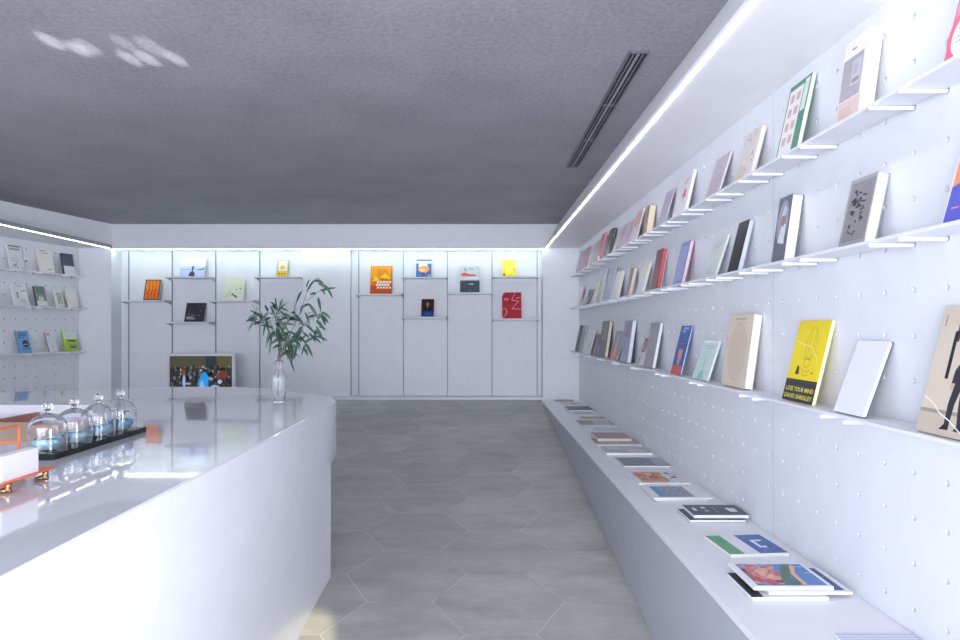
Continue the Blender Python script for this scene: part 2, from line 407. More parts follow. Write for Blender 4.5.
def book(label, w, h, t, col, art=(), page='#e2dfd6', loc=(0,0,0), rot=(0,0,0), group=None, soft=False, kind='book', over=.0025, back=None):
    """origin: bottom centre of the front cover; x across, y into the book, z up"""
    root = thing(kind, label, kind if kind != 'picture_book' else 'book', loc, rot, group)
    cm = mat(col, .38); bk = mat(back or col, .38); pm = mat(page, .7)
    c = .0012 if soft else .0025; c = min(c, t*.25)
    ov = .0005 if soft else over
    mb = MB(); hw = w/2
    mb.box(-hw, hw, 0, c, 0, h, cm)
    mb.box(-hw, hw, t-c, t, 0, h, bk)
    mb.box(-hw, -hw+c, c, t-c, 0, h, bk)
    k = 0
    for a in art:
        k += 1; y = -.00012-.00002*k; am = mat(a[1], .4)
        def P(u, v_): return (-hw+u*w, y, v_*h)
        if a[0] == 'r':
            _, _, u0, v0, u1, v1 = a; mb.quad(P(u0, v0), P(u1, v0), P(u1, v1), P(u0, v1), am)
        elif a[0] == 'e':
            _, _, u, v_, ru, rv = a; N = 20
            mb.add([P(u+ru*math.cos(6.2832*q/N), v_+rv*math.sin(6.2832*q/N)) for q in range(N)], [list(range(N))], am)
        elif a[0] == 'p':
            pts = a[2]; tris = tessellate_polygon([[Vector((p[0], p[1], 0)) for p in pts]])
            mb.add([P(*p) for p in pts], [list(f) for f in tris], am)
        elif a[0] == 'l':
            pts = a[3]; wd = a[2]
            for p, q in zip(pts, pts[1:]):
                dx, dy = (q[0]-p[0])*w, (q[1]-p[1])*h; L = math.hypot(dx, dy) or 1; nx, ny = -dy/L*wd/w, dx/L*wd/h
                ex, ey = dx/L*wd*.5/w, dy/L*wd*.5/h
                mb.quad(P(p[0]-nx-ex, p[1]-ny-ey), P(q[0]-nx+ex, q[1]-ny+ey), P(q[0]+nx+ex, q[1]+ny+ey), P(p[0]+nx-ex, p[1]+ny-ey), am)
        elif a[0] == 't':
            _, _, s, u0, v0, u1, v1 = a; vs, fs = text_geo(s)
            mb.add([P(u0+p[0]*(u1-u0), v0+p[1]*(v1-v0)) for p in vs], fs, am)
    mb.build('cover', root)
    mb = MB(); mb.box(-hw+c, hw-ov, c, t-c, ov, h-ov, pm)
    n = max(3, int((t-2*c)/.0022))
    lm = mat('#d5d2ca', .7)
    for q in range(1, min(n, 7)):
        yy = c+(t-2*c)*q/min(n, 7)
        mb.box(hw-ov-.0002, hw-ov+.0002, yy, yy+.0005, ov, h-ov, lm)
    mb.build('pages', root)
    return root

def blobs(cols, n, u0=.08, v0=.08, u1=.92, v1=.92, seed=0, r=(.03, .10)):
    g = random.Random(seed); out = []
    for _ in range(n):
        u, v_ = g.uniform(u0, u1), g.uniform(v0, v1); ru = g.uniform(*r); rv = g.uniform(*r)*.8
        ru = min(ru, u-u0+.01, u1-u+.01); rv = min(rv, v_-v0+.01, v1-v_+.01)
        N = 7; ph = g.uniform(0, 6)
        out.append(('p', g.choice(cols), [(u+ru*g.uniform(.6, 1)*math.cos(ph+6.283*k/N), v_+rv*g.uniform(.6, 1)*math.sin(ph+6.283*k/N)) for k in range(N)]))
    return out
def lines(col, u0, u1, v0, v1, n, hgt=.5, seed=0):
    g = random.Random(seed); out = []
    st = (v1-v0)/n
    for k in range(n):
        v_ = v1-st*(k+1); u = u0
        e = u1-(u1-u0)*g.uniform(0, .35)
        out.append(('r', col, u0, v_, e, v_+st*hgt))
    return out

def lean(distance, h, t):
    """tilt angle for a book whose back top edge touches the wall `distance` behind its front foot"""
    lo, hi = 0, 1.2
    for _ in range(30):
        m_ = (lo+hi)/2
        if t*math.cos(m_)+h*math.sin(m_) < distance: lo = m_
        else: hi = m_
    return lo

XBK = 1.135
def rbook(key, xl, xr, ytop, t, label, col, art=(), page='#e2dfd6', xb=XBK, turn=0, **kw):
    d1 = xb*F/(xl-478); d0 = xb*F/(xr-478); w = d1-d0
    zs = SZ[key]
    zt = (329-ytop)*(1.185*F/( (xr-478)*1.185/xb))/F
    h = math.hypot(zt-zs, .05)
    a = lean(XR-xb-.002, h, t)
    z = Z(zs)+t*math.sin(a)+.0006
    return book(label, w, h, t, col, art, page, (xb, (d0+d1)/2, z), (-a, 0, R(-90+turn)), 'books leaning on the %s shelf of the right wall' % {'top': 'uppermost', 'mid': 'middle', 'low': 'lowest'}[key], **kw)

wash = ['#c8b8c4', '#b9b3c4', '#d9ccd2', '#a89cae']
# --- top shelf, nearest first
def near(key, xl, wd, h, t, label, col, art=(), page='#e2dfd6', xb=XBK, **kw):
    d1 = xb*F/(xl-478); a = lean(XR-xb-.002, h, t)
    return book(label, wd, h, t, col, art, page, (xb, d1-wd/2, Z(SZ[key])+t*math.sin(a)+.0006), (-a, 0, R(-90)), 'books leaning on the %s shelf of the right wall' % {'top': 'uppermost', 'mid': 'middle', 'low': 'lowest'}[key], **kw)
near('top', 942, .19, .27, .012, 'coral red book with a white round patch, nearest on the uppermost right shelf', '#e8647c',
     [('r', '#c99ab6', .03, .35, .97, .97), ('e', '#e8647c', .34, .28, .37, .29), ('e', '#f3f3f7', .36, .26, .31, .24)]+
     [('r', '#55586a', .14, .33, .5, .342), ('r', '#55586a', .12, .25, .55, .258), ('r', '#55586a', .14, .2, .5, .208)])
rbook('top', 835, 858, 30, .042, 'thick cream paperback with a grey photo over a pink band', '#ece7dc',
      [('r', '#a9a3ab', .03, .28, .9, .78), ('r', '#dcc3bd', .03, .0, .97, .27), ('r', '#c2bdc3', .45, .42, .85, .72), ('r', '#8f8a94', .5, .45, .8, .5),
       ('r', '#b5b0b8', .52, .55, .7, .68), ('r', '#8a8690', .35, .86, .55, .88)]+lines('#c9b0aa', .1, .8, .08, .2, 3), page='#f3eedd', soft=True)
rbook('top', 775, 795.6, 72.5, .016, 'white book with a green border and brown lettering blocks', '#3f8a6c',
      [('r', '#ece6e6', .05, .03, .70, .93), ('r', '#d7e6df', .74, .55, .95, .97)]+
      [('r', '#c9aca8', .15+.28*(i % 2), .75-.19*(i//2), .33+.28*(i % 2), .86-.19*(i//2)) for i in range(8)], soft=True)
rbook('top', 733, 749, 125, .02, 'pale book with pink and grey leaf drawings on the uppermost right shelf', '#dcd3cc',
      blobs(['#c9758a', '#8e8b95', '#d8b8bf', '#a8a39d'], 16, seed=4)+[('r', '#cdbfae', .05, .03, .6, .3)])
rbook('top', 703.5, 717, 150, .01, 'plain pinkish-grey book beside the leaf-drawing book', '#cbbfca', [('r', '#bdb0bd', .1, .1, .9, .55), ('l', '#a798a8', .002, [(.2, .6), (.5, .75), (.8, .62)])])
rbook('top', 671, 683.5, 169, .018, 'white book with a small red figure printed on it', '#e3dfe6',
      [('p', '#e0455f', [(.5, .4), (.62, .62), (.72, .62), (.8, .4), (.7, .45), (.66, .3), (.6, .47)]), ('p', '#b8bccb', [(.45, .78), (.7, .86), (.9, .85), (.6, .74)])], page='#f2eff2')
rbook('top', 655.6, 663.5, 187, .008, 'thin lilac-grey magazine between the red-figure book and the cream volume', '#bab3c6', blobs(['#a8a2b6', '#cac4d2'], 6, seed=9))
rbook('top', 642.4, 645.4, 206, .045, 'thick cream volume with a brown cover on the uppermost right shelf', '#a67c55', page='#ede2c6')
rbook('top', 628.5, 635, 207, .012, 'book with a peach circle standing behind a grey one', '#d9cfd8', [('e', '#d9ab9d', .5, .72, .45, .25)])
rbook('top', 622.8, 628, 217, .01, 'small lilac book just left of the peach-circle book', '#b9aebf', blobs(['#9b90a4', '#cdb9c4'], 6, seed=2))
rbook('top', 616, 622, 221.6, .014, 'pink mottled book beside the black thick one', '#c9afbd', blobs(['#a98b9c', '#b77f90', '#ded0d8'], 10, seed=3), back='#3a3540')
rbook('top', 611, 615, 226, .01, 'pale lilac slim book next to the black thick one', '#cfc6d2', back='#4a4654')
rbook('top', 604.6, 608.6, 228, .03, 'black thick book among the pink ones on the uppermost right shelf', '#1c1a22', page='#3a3842')
rbook('top', 600.4, 603.6, 234, .02, 'brown book with a dark spine left of the black thick one', '#7a4a4c', back='#2f2026', page='#c4979a')
rbook('top', 596, 599.5, 232.5, .02, 'rose red book toward the far end of the uppermost right shelf', '#b4525c', page='#dfb6b8')
rbook('top', 591, 594.6, 239, .018, 'grey and pink speckled book toward the far end of the shelf', '#a39aa6', blobs(['#b06a78', '#6f6a78'], 8, seed=5))
rbook('top', 586.3, 590, 243, .016, 'pale grey speckled book near the far end of the uppermost right shelf', '#bdb4bf', blobs(['#8d8896', '#a9808c'], 8, seed=6))
rbook('top', 581.8, 585, 246, .018, 'dark red striped book near the far end of the uppermost right shelf', '#8f4450', [('r', '#d8b4b8', .4, .05, .6, .95)], page='#c9a2a8')
rbook('top', 577.8, 581, 249, .016, 'grey-violet book second to last on the uppermost right shelf', '#8f8896', blobs(['#6d6674', '#aa8890'], 6, seed=8))
rbook('top', 574.8, 577.2, 250, .014, 'lilac-grey book last at the far end of the uppermost right shelf', '#a59dad')
# --- middle shelf
hat = [('r', '#f0936a', .02, .02, .98, .80),
       ('p', '#5c62c8', [(.02, .02), (.02, .38), (.16, .42), (.3, .36), (.3, .5), (.24, .62), (.2, .70), (.28, .78), (.5, .82), (.9, .78), (.9, .5), (.8, .4), (.98, .36), (.98, .02)]),
       ('p', '#f0936a', [(.34, .46), (.42, .38), (.62, .42), (.66, .66), (.4, .68), (.36, .6)]),
       ('p', '#5c62c8', [(.38, .58), (.48, .6), (.48, .57), (.39, .55)]), ('p', '#5c62c8', [(.42, .47), (.55, .48), (.55, .455), (.44, .45)]),
       ('p', '#f0936a', [(.3, .34), (.4, .12), (.5, .3), (.44, .34)]), ('r', '#f0936a', .1, .15, .22, .165), ('r', '#f0936a', .3, .06, .7, .075), ('p', '#f0936a', [(.25, .86), (.6, .93), (.62, .91), (.26, .84)])]
near('mid', 941, .20, .25, .012, 'orange and violet-blue book with a hatted figure in profile', '#f1f0f4', hat)
sc_ = []
g = random.Random(12)
for i in range(34):
    u, v_ = g.choice([.3, .5, .68]), g.uniform(.15, .82)
    sc_.append(('l', '#4a484e', .0022, [(u+g.uniform(-.1, .1), v_+g.uniform(-.03, .03)) for _ in range(4)]))
rbook('mid', 838, 863.8, 174, .034, 'grey hardback covered in dark brush script', '#a4a6a8', [('r', '#8f8c8f', .08, .05, .96, .94)]+sc_, page='#eeebe6')
rbook('mid', 771, 783.4, 196, .042, 'slate book with a pale portrait oval and thick cream pages', '#6b6e7d',
      [('e', '#9fa3b0', .5, .6, .42, .34), ('p', '#dfe0e6', [(.3, .3), (.8, .25), (.78, .55), (.55, .62), (.4, .5)]), ('e', '#a0847c', .55, .63, .16, .1), ('p', '#c9ccd6', [(.35, .7), (.5, .86), (.75, .8), (.7, .7)])], page='#eee5d2')
rbook('mid', 727, 737, 220, .022, 'black hardback with pale blue page edges on the middle right shelf', '#1a1b26', page='#c3cbe0', back='#aeb5c8')
rbook('mid', 702, 714.7, 232.5, .010, 'pale green-white book with small grey writing', '#d4dcd9', [('r', '#b8bfc2', .2, .8, .85, .82), ('l', '#7d8288', .0015, [(.2, .7), (.35, .78), (.5, .7), (.7, .8)])]+lines('#b5bbbf', .2, .7, .1, .3, 3, .2))
rbook('mid', 672.5, 681, 240.6, .022, 'periwinkle blue book with pink page edges and a red spine', '#7f86bf', [('r', '#9aa0cf', .1, .1, .9, .9)], page='#d9c2cf', back='#a23a52')
rbook('mid', 650, 656, 249, .03, 'dark red book with a bright red edge on the middle right shelf', '#6e1530', lines('#8f3a4c', .3, .7, .15, .7, 6, .3), page='#b8152c', back='#e6e2e6')
rbook('mid', 635.6, 641.5, 262, .018, 'white book with a pale yellow patch at its top', '#dddce0', [('r', '#e6d7a4', .2, .55, .8, .88)])
rbook('mid', 625, 628, 268, .03, 'olive brown book with cream pages on the middle right shelf', '#7b6a58', page='#d8cdbd')
rbook('mid', 610.6, 616, 271, .026, 'off-white thick book beside the lilac one', '#e0dfe2', page='#ddd6c4')
rbook('mid', 602.5, 609, 266.5, .014, 'tall lilac book with a dark edge', '#a5a7cc', back='#3c3e5a')
rbook('mid', 597.6, 600.5, 267.5, .012, 'tall pale grey-green book just left of the lilac one', '#c8d2d2', back='#8a9096')
rbook('mid', 590.8, 594, 281, .016, 'ivory book toward the far end of the middle right shelf', '#dcd8d0', page='#cfc7b4')
rbook('mid', 585.5, 588, 289, .012, 'dark grey thin short book toward the far end of the middle shelf', '#4a464e', page='#a49fb0')
rbook('mid', 580.8, 583.4, 288, .012, 'pale grey short book next to the dark thin short one', '#c3c4cc', page='#a49fb0')
rbook('mid', 575.2, 578.4, 286, .014, 'white and rose book last at the far end of the middle right shelf', '#ddd3d8', page='#c29aa4')
# --- lowest shelf
stage = [('r', '#c4b6a6', .0, .0, 1, .16), ('r', '#d2c4b4', .0, .2, 1, 1), ('r', '#9d948c', .0, .16, 1, .19), ('r', '#3a3438', .27, .72, .32, 1.0),
         ('r', '#2a2730', .24, .43, .29, .80), ('r', '#8a5a40', .27, .81, .33, .93),
         ('p', '#34323e', [(0.410, .40), (0.380, .24), (0.390, .07), (0.460, .07), (0.470, .24), (0.510, .36), (0.530, .22), (0.570, .07), (0.640, .07), (0.630, .25), (0.650, .42), (0.680, .55), (0.610, .60), (0.450, .59), (0.370, .5), (0.360, .4)]),
         ('p', '#1f1e26', [(0.330, .045), (0.460, .05), (0.460, .08), (0.390, .09)]), ('p', '#1f1e26', [(0.530, .05), (0.670, .045), (0.630, .085), (0.560, .085)]),
         ('e', '#cfa48e', 0.530, .66, .055, .045), ('p', '#2c2a33', [(0.460, .66), (0.490, .73), (0.580, .73), (0.610, .66), (0.570, .69), (0.490, .69)]),
         ('e', '#cfa48e', 0.375, .375, .022, .022), ('l', '#f5f3f0', .0015, [(.02, .28), (.2, .22), (.28, .17), (.45, .12), (.7, .02)]), ('r', '#8a7466', .06, .84, .075, .93)]
near('low', 915.5, .23, .325, .014, 'large sand-coloured photo book with a figure in a dark suit', '#d9c6b6', stage, xb=1.12)
rbook('low', 833.3, 862.5, 340, .013, 'plain blank white book, tilted, right of the yellow one', '#e9e9ef', xb=1.12, page='#f0f0f4', back='#5b5d66')
shr = [('r', '#23252a', 0, 0, 1, .27), ('r', '#3d3e3c', .04, .235, .96, .25), ('r', '#3d3e3c', .04, .2, .96, .206),
       ('t', '#f3e04a', 'LOSE YOUR MIND', .06, .125, .95, .18), ('t', '#f3e04a', 'DAVID SHRIGLEY', .06, .035, .95, .09)]
dl = '#6b5a14'
shr += [('l', dl, .0007, [(.42, .55), (.40, .75), (.46, .88), (.56, .92), (.66, .86), (.70, .72), (.66, .55), (.62, .46)]), ('l', dl, .0007, [(.42, .55), (.47, .44), (.55, .42), (.62, .46)]),
        ('l', dl, .0006, [(.48, .85), (.50, .6), (.49, .5)]), ('l', dl, .0006, [(.62, .84), (.61, .65), (.58, .5)]), ('e', dl, .50, .53, .02, .012), ('e', dl, .58, .53, .02, .012),
        ('l', dl, .0007, [(.42, .40), (.5, .37), (.6, .37), (.68, .40)]), ('l', dl, .0008, [(.45, .34), (.55, .32), (.65, .34)]), ('p', '#3b351a', [(.24, .33), (.36, .33), (.34, .42), (.27, .44)]),
        ('p', dl, [(.72, .36), (.80, .35), (.78, .38)]), ('l', '#fff6c0', .0012, [(.06, .76), (.2, .72), (.35, .70), (.52, .69), (.62, .66), (.7, .6), (.8, .56), (.86, .48)])]
rbook('low', 781.8, 811.8, 320, .012, 'bright yellow book with a black band of yellow capitals', '#f2d90a', shr, xb=1.13, page='#f2f0ea', soft=True)
ov = [('e', '#cdb6a2', .5, .48, .36, .40), ('e', '#d6c4b1', .5, .48, .34, .385), ('r', '#b9a68f', .3, .925, .7, .95), ('r', '#d3a899', .25, .885, .75, .893)]
g = random.Random(5)
for i in range(22):
    v_ = .14+.03*i; hw_ = .30*math.sqrt(max(0, 1-((v_-.48)/.37)**2)); pts = [(.5-hw_+2*hw_*q/8, v_+g.uniform(-.008, .008)) for q in range(9)]
    ov.append(('l', '#cdb8a4', .0007, pts))
rbook('low', 721, 744.5, 315, .034, 'thick beige book embossed with a large oval', '#dccdb9', ov, page='#efebe2', back='#d8cfc2')
rbook('low', 692, 706.5, 340.5, .012, 'small pale mint book left of the thick beige one', '#cfe3e0',
      [('r', '#f0fafa', .1, .93, .95, .98), ('r', '#9dbab8', .2, .84, .85, .86), ('r', '#9dbab8', .25, .79, .8, .805), ('r', '#6d8d8a', .49, .3, .51, .68), ('p', '#7fd0b8', [(.3, .02), (.7, .02), (.65, .16), (.5, .26), (.35, .16)]),
       ('l', '#a9c6c3', .001, [(.3, .7), (.35, .4), (.45, .3)]), ('l', '#a9c6c3', .001, [(.7, .7), (.65, .4), (.55, .3)])])
rbook('low', 670.4, 680, 325.5, .010, 'royal blue book with a pink face and coral base', '#2c55a8',
      [('r', '#cc5652', .0, .0, 1, .18), ('p', '#d79a86', [(.3, .5), (.42, .53), (.5, .48), (.6, .53), (.74, .51), (.7, .34), (.55, .16), (.4, .22), (.32, .36)]), ('e', '#4b3a44', .45, .3, .03, .012),
       ('l', '#2c3c66', .001, [(.4, .45), (.44, .38), (.5, .3)]), ('r', '#d1404e', .3, .62, .7, .64), ('p', '#4a7ad0', [(.3, .98), (.95, .98), (.4, .8)]), ('r', '#c9d8f0', .2, .88, .5, .9), ('r', '#dfe8f8', .3, .94, .8, .955)], page='#dfe2ee')
rbook('low', 643.3, 652, 323, .022, 'plain mid-grey book with puffy white pages', '#9d9ba3', page='#e8e8f0')
rbook('low', 635.4, 641, 335, .008, 'small white book with a brown photo panel', '#cfd0d6', [('r', '#8b5a50', .25, .45, .9, .9), ('p', '#777b84', [(.2, .02), (.4, .02), (.45, .3), (.3, .3)]), ('r', '#b98d84', .4, .5, .7, .8)])
rbook('low', 619.5, 627, 321, .032, 'blue-grey book with a mauve top and wide white pages', '#98a0bb', [('p', '#9c86b0', [(.2, .62), (.95, .6), (.95, .98), (.4, .97)]), ('p', '#7a5a88', [(.3, .62), (.6, .6), (.5, .72)])], page='#dcdde8', back='#33363e')
rbook('low', 609, 616.2, 331, .01, 'grey book with a coral lower half on the lowest right shelf', '#93949f', [('p', '#dd6e69', [(.02, .02), (.95, .02), (.8, .3), (.5, .5), (.25, .45)]), ('r', '#c9cad4', .45, .1, .55, .9)])
rbook('low', 598, 604.5, 321.5, .03, 'dark grey book with cream page edges on the lowest right shelf', '#5b5f68', [('p', '#7e7a78', [(.2, .5), (.9, .45), (.9, .95), (.3, .97)])], page='#d9d0b2', back='#3a3c44')
rbook('low', 591, 594.4, 334, .012, 'slim mauve-brown book leaning beside the white patterned one', '#6e5f68', page='#a89aa2')
rbook('low', 582, 589, 330, .012, 'white book with faint grey and rose pattern', '#d6d4d8', blobs(['#b9b4ba', '#caa9a6', '#a8aab4'], 9, seed=14))
rbook('low', 577.8, 581, 325.5, .014, 'slate grey book right beside the black one at the far end', '#7c828e')
rbook('low', 574.8, 577, 325.4, .016, 'black book last at the far end of the lowest right shelf', '#16181f', page='#3a3d46')

# --- flat books on the bench: px corners of the near edge and far edge
def flat(xn0, xn1, yn, yf, t, label, col, art=(), z0=ZB, turn=0, page='#eeece6', group='books lying on the bench', **kw):
    zt = z0+t; dn = -zt*F/(yn-329); df = -zt*F/(yf-329)
    x0 = (xn0-478)*dn/F; x1 = (xn1-478)*dn/F
    x0 = max(x0, XB+.01); x1 = min(x1, XR-.012)
    h = x1-x0; w_ = df-dn
    # spine away from the aisle side of the camera: pages face the camera, top of the cover towards the wall
    loc = Vector((x0, (dn+df)/2, Z(zt)+.0006))
    if turn:
        c = Vector(((x0+x1)/2, (dn+df)/2)); a = R(turn); v_ = Vector((x0, (dn+df)/2))-c
        v_ = Vector((v_.x*math.cos(a)-v_.y*math.sin(a), v_.x*math.sin(a)+v_.y*math.cos(a)))+c; loc.x, loc.y = v_
    book(label, w_, h, t, col, art, page, loc, (R(-90), 0, R(-90+turn)), group, **kw)
    return x0, x1, dn, df
strp = [('p', '#b9bad8', [(.07*i, 0), (.07*i+.035, 0), (.07*i+.035, 1), (.07*i, 1)]) for i in range(14)]
book('lilac and white striped booklet at the near end of the bench', .21, .215, .006, '#e6e6f0', strp, '#eeeeee', (.985, 1.664, Z(ZB)+.0066), (R(-90), 0, R(-90)), 'books lying on the bench', soft=True)
# near stack of three
flat(752, 829, 597.5, 573, .010, 'white-edged book with a black cover corner, bottom of the near stack', '#d9dade', [('r', '#2e3036', 0, 0, 1, .16)], page='#f0f0f4', soft=True)
flat(769, 853, 592, 567, .009, 'navy-covered book, shifted right, middle of the near stack', '#e6e8f0', [('r', '#3f567f', .06, .1, .94, .93), ('r', '#8fa0bc', .4, .8, .42, .9)], z0=ZB+.0115, soft=True)
scen = [('r', '#5b85c4', .06, .07, .94, .95)]+blobs(['#d87c80', '#e3a08c', '#c9698a', '#e8b7a0', '#6b4a64', '#c65a5a', '#8fa6cc'], 90, .07, .08, .93, .54, seed=21, r=(.07, .15))
scen += [('p', '#4d7460', [(.94, .42), (.94, .66), (.7, .58), (.3, .72), (.08, .80), (.08, .7), (.4, .56), (.7, .46)]), ('p', '#e2b48c', [(.94, .64), (.94, .70), (.5, .72), (.2, .82), (.12, .78), (.5, .66)]),
         ('r', '#d9e4f4', .45, .86, .47, .94), ('r', '#d9e4f4', .2, .8, .215, .93)]
flat(754, 834, 587, 563, .011, 'colourful painted-landscape book, topmost of the near stack', '#eceef4', scen, z0=ZB+.022, soft=True)
flat(727, 788, 554, 535, .012, 'green and blue book lying askew on the bench', '#e4e6ea',
     [('r', '#62a878', .02, .0, .98, .26), ('r', '#3f63ac', .02, .52, .98, 1.0)]+blobs(['#5c9a6e', '#4f8a86'], 8, .05, .6, .95, .98, seed=30, r=(.03, .08))+
     [('r', '#e8ecf6', .3, .66, .7, .72), ('r', '#e8ecf6', .3, .66, .38, .86), ('r', '#e8ecf6', .62, .66, .7, .8), ('r', '#3c7a50', .3, .08, .34, .2)], turn=5, soft=True)
dk = [('r', '#4a4d5a', .02, .02, .98, .98), ('r', '#e2e4ea', .3, .1, .6, .16), ('r', '#d0d3dc', .2, .28, .4, .36), ('r', '#c9ccd6', .55, .29, .66, .37), ('p', '#dfe1e8', [(.3, .72), (.7, .74), (.72, .88), (.35, .9)]), ('r', '#9b9eaa', .2, .5, .8, .52)]
flat(690, 746, 520, 509, .012, 'charcoal book beneath its twin in the charcoal pair', '#3c3f4a', dk, page='#e8e9ef', soft=True)
flat(694, 749, 515, 505, .016, 'charcoal book with white marks on top of its twin', '#454854', dk, z0=ZB+.0135, page='#e8e9ef', soft=True)
flat(656, 708, 500, 491, .005, 'cream magazine showing under the city-photo magazine', '#e4e1db', soft=True)
flat(654, 713, 498, 485.5, .008, 'white magazine with a blue-grey city photo', '#ecebee', [('r', '#8f97a8', .08, .12, .92, .72)]+blobs(['#6fa8d8', '#8a8a94', '#a9b4c4', '#7a7470'], 26, .1, .14, .9, .7, seed=31, r=(.04, .1))+[('r', '#5b9ac8', .1, .13, .9, .24)], z0=ZB+.006, soft=True)
flat(639, 691, 483, 471.5, .009, 'white book with red and green abstract art', '#dfdee4', [('r', '#dba090', .08, .1, .92, .62)]+blobs(['#cf6a5c', '#e08a74', '#c2554e', '#8a9a5c', '#d8a85c', '#e6cbb8'], 50, .06, .08, .94, .64, seed=33, r=(.08, .16))+blobs(['#cf6a5c', '#555a64'], 5, .1, .7, .9, .9, seed=34), soft=True)
flat(624, 671.7, 466, 457.5, .008, 'grey book with a silver speckled cover', '#a9adb8', [('r', '#858a98', .05, .03, .95, .72)]+blobs(['#9da2b0', '#767b8a'], 30, .07, .05, .93, .7, seed=35), soft=True)
flat(606.7, 653, 453, 446, .016, 'pale grey book with white rectangles on its cover', '#bcbec8', [('r', '#dcdde4', .1, .1, .45, .4), ('r', '#d5d6de', .55, .5, .95, .9)], soft=True)
flat(597, 641.7, 444.5, 439, .012, 'wide teal and rose magazine beneath the pink-brown hardback', '#b8a8ac', blobs(['#b07880', '#c9c0bc'], 10, seed=36), back='#4c6a72', soft=True)
flat(597.5, 632, 438.5, 432.5, .024, 'pink-brown hardback on top of the rose magazine', '#a88f90', z0=ZB+.0135, page='#dccdc4')
flat(597, 622.5, 431, 428, .004, 'thin white leaflet behind the pink-brown hardback', '#d4d5de', soft=True)
flat(581, 615, 425, 420.3, .007, 'dark silver-grey magazine toward the far end of the bench', '#8f95a2', [('r', '#b9bfcc', .05, .45, .95, .95)], soft=True)
flat(582, 606.7, 419.2, 416.5, .010, 'cream booklet toward the far end of the bench', '#b3a79a', page='#ddd6c8', soft=True)
flat(574.5, 594, 414.3, 411.3, .005, 'pale grey leaflet in front of the dark hardback with white pages', '#c0c2cd', soft=True)
flat(569, 594, 410, 406.2, .020, 'dark grey hardback with white page edge near the far end', '#565a62', page='#eceae4')
flat(562, 583.5, 405, 402.4, .006, 'pale rose booklet near the far end of the bench', '#cfc4c2', [('r', '#c09a92', .2, .4, .7, .8)], soft=True)
flat(556, 575, 401.7, 399.6, .005, 'grey booklet lying last at the far end of the bench', '#90939e', soft=True)

# --- left wall books
def lbook(key, xbl, xbr, ytop, t, label, col, art=(), **kw):
    # front foot line: parallel to the pegboard, .075 in front of it
    fo = .078; O = PL+NL*fo
    def s_at(px):           # solve O - UL*s on the ray of px
        k = (px-478)/F      # X = k*Y
        return (O.x-k*O.y)/(UL.x-k*UL.y)
    s0, s1 = s_at(xbl), s_at(xbr); w_ = s0-s1; sm = (s0+s1)/2
    P = O-UL*sm
    zt = (329-ytop)*(P.y+.01)/F; zs = SHL[key]; h = math.hypot(zt-zs, .04)
    a = lean(fo-.002, h, t)
    return book(label, w_, h, t, col, art, '#ece8de', (P.x, P.y, Z(zs)+t*math.sin(a)+.0006), (-a, 0, angL), 'books on the %s shelf of the left wall' % {'top': 'uppermost', 'mid': 'middle', 'low': 'lowest'}[key], **kw)
wt = '#e4e3e4'
lbook('top', 11, 25, 245, .02, 'white newspaper-like book, first on the uppermost left shelf', wt, [('r', '#6e727c', .05, .91, .9, .97), ('r', '#9a9da5', .1, .78, .85, .86)]+lines('#c6c8ce', .1, .8, .3, .5, 4)+blobs(['#8a8d96', '#6e727c'], 8, .1, .05, .9, .25, seed=40))
lbook('top', 41, 55, 249.5, .025, 'ivory book between the newspaper-like book and the navy one', '#e6e2dc', [('r', '#a9a59d', .15, .9, .6, .95), ('r', '#b7b3aa', .2, .8, .7, .84), ('r', '#b7b3aa', .5, .1, .85, .16)])
lbook('top', 65, 76, 254, .025, 'navy book with a white lower band on the uppermost left shelf', '#3f465e', [('r', '#dcdde2', 0, 0, 1, .4)], back='#3a4056')
lbook('mid', -13, 1.5, 284, .015, 'white book cut off by the photo edge on the middle left shelf', wt)
lbook('mid', 15.3, 29.8, 284, .018, 'white book with small grey text blocks on the middle left shelf', wt, [('r', '#a4a6ae', .3, .88, .75, .92), ('r', '#6a6d76', .6, .66, .9, .70), ('r', '#6a6d76', .25, .3, .33, .62)]+lines('#b5b7be', .4, .95, .1, .3, 4))
lbook('mid', 37.8, 48, 286.5, .025, 'teal photo book with a white lower band on the middle left shelf', '#7d8f90', [('r', '#e3e4e8', 0, 0, 1, .25), ('p', '#cdc6a0', [(.2, .25), (.7, .25), (.75, .45), (.3, .5)]), ('r', '#5f7478', .1, .6, .9, .95)], back='#54504e')
lbook('mid', 57.8, 65.2, 290.5, .022, 'small white book with a mottled olive photo', wt, [('r', '#a5a894', .2, .15, .85, .85)]+blobs(['#7c8068', '#c9cabb', '#e0e0da'], 14, .2, .15, .85, .85, seed=41))
lbook('mid', 69.7, 79.5, 290, .022, 'plain cream book, last on the middle left shelf', '#e6e1da')
lbook('low', 20, 32.3, 331, .012, 'light blue book with a black disc and dark lettering', '#6fa3d2', [('e', '#2a3342', .62, .42, .26, .17), ('r', '#c5d7e8', .45, .38, .8, .41), ('r', '#2d4460', .2, .9, .75, .93), ('r', '#2d4460', .15, .8, .85, .84), ('r', '#2d4460', .1, .7, .6, .73), ('r', '#2d4460', .3, .18, .9, .21)], back='#3e6c9c')
lbook('low', 49.8, 58.3, 332, .012, 'narrow white book with scattered small marks', '#dfdee8', [('r', '#7a3a4c', .1, .9, .4, .94), ('r', '#55586a', .1, .84, .55, .87)]+blobs(['#6c6f82', '#9a6a7a'], 9, .1, .1, .9, .7, seed=42, r=(.02, .05)), back='#8a4a5a')
lbook('low', 66.4, 79.2, 331.5, .02, 'lime green and white book on the lowest left shelf', '#dfe8dc', [('r', '#a8cf1e', 0, 0, 1, .60), ('r', '#3c4a1c', .3, .48, .85, .56), ('r', '#8f9a98', .3, .12, .9, .34), ('r', '#4b544e', .4, .16, .8, .24)], back='#9cc42a')

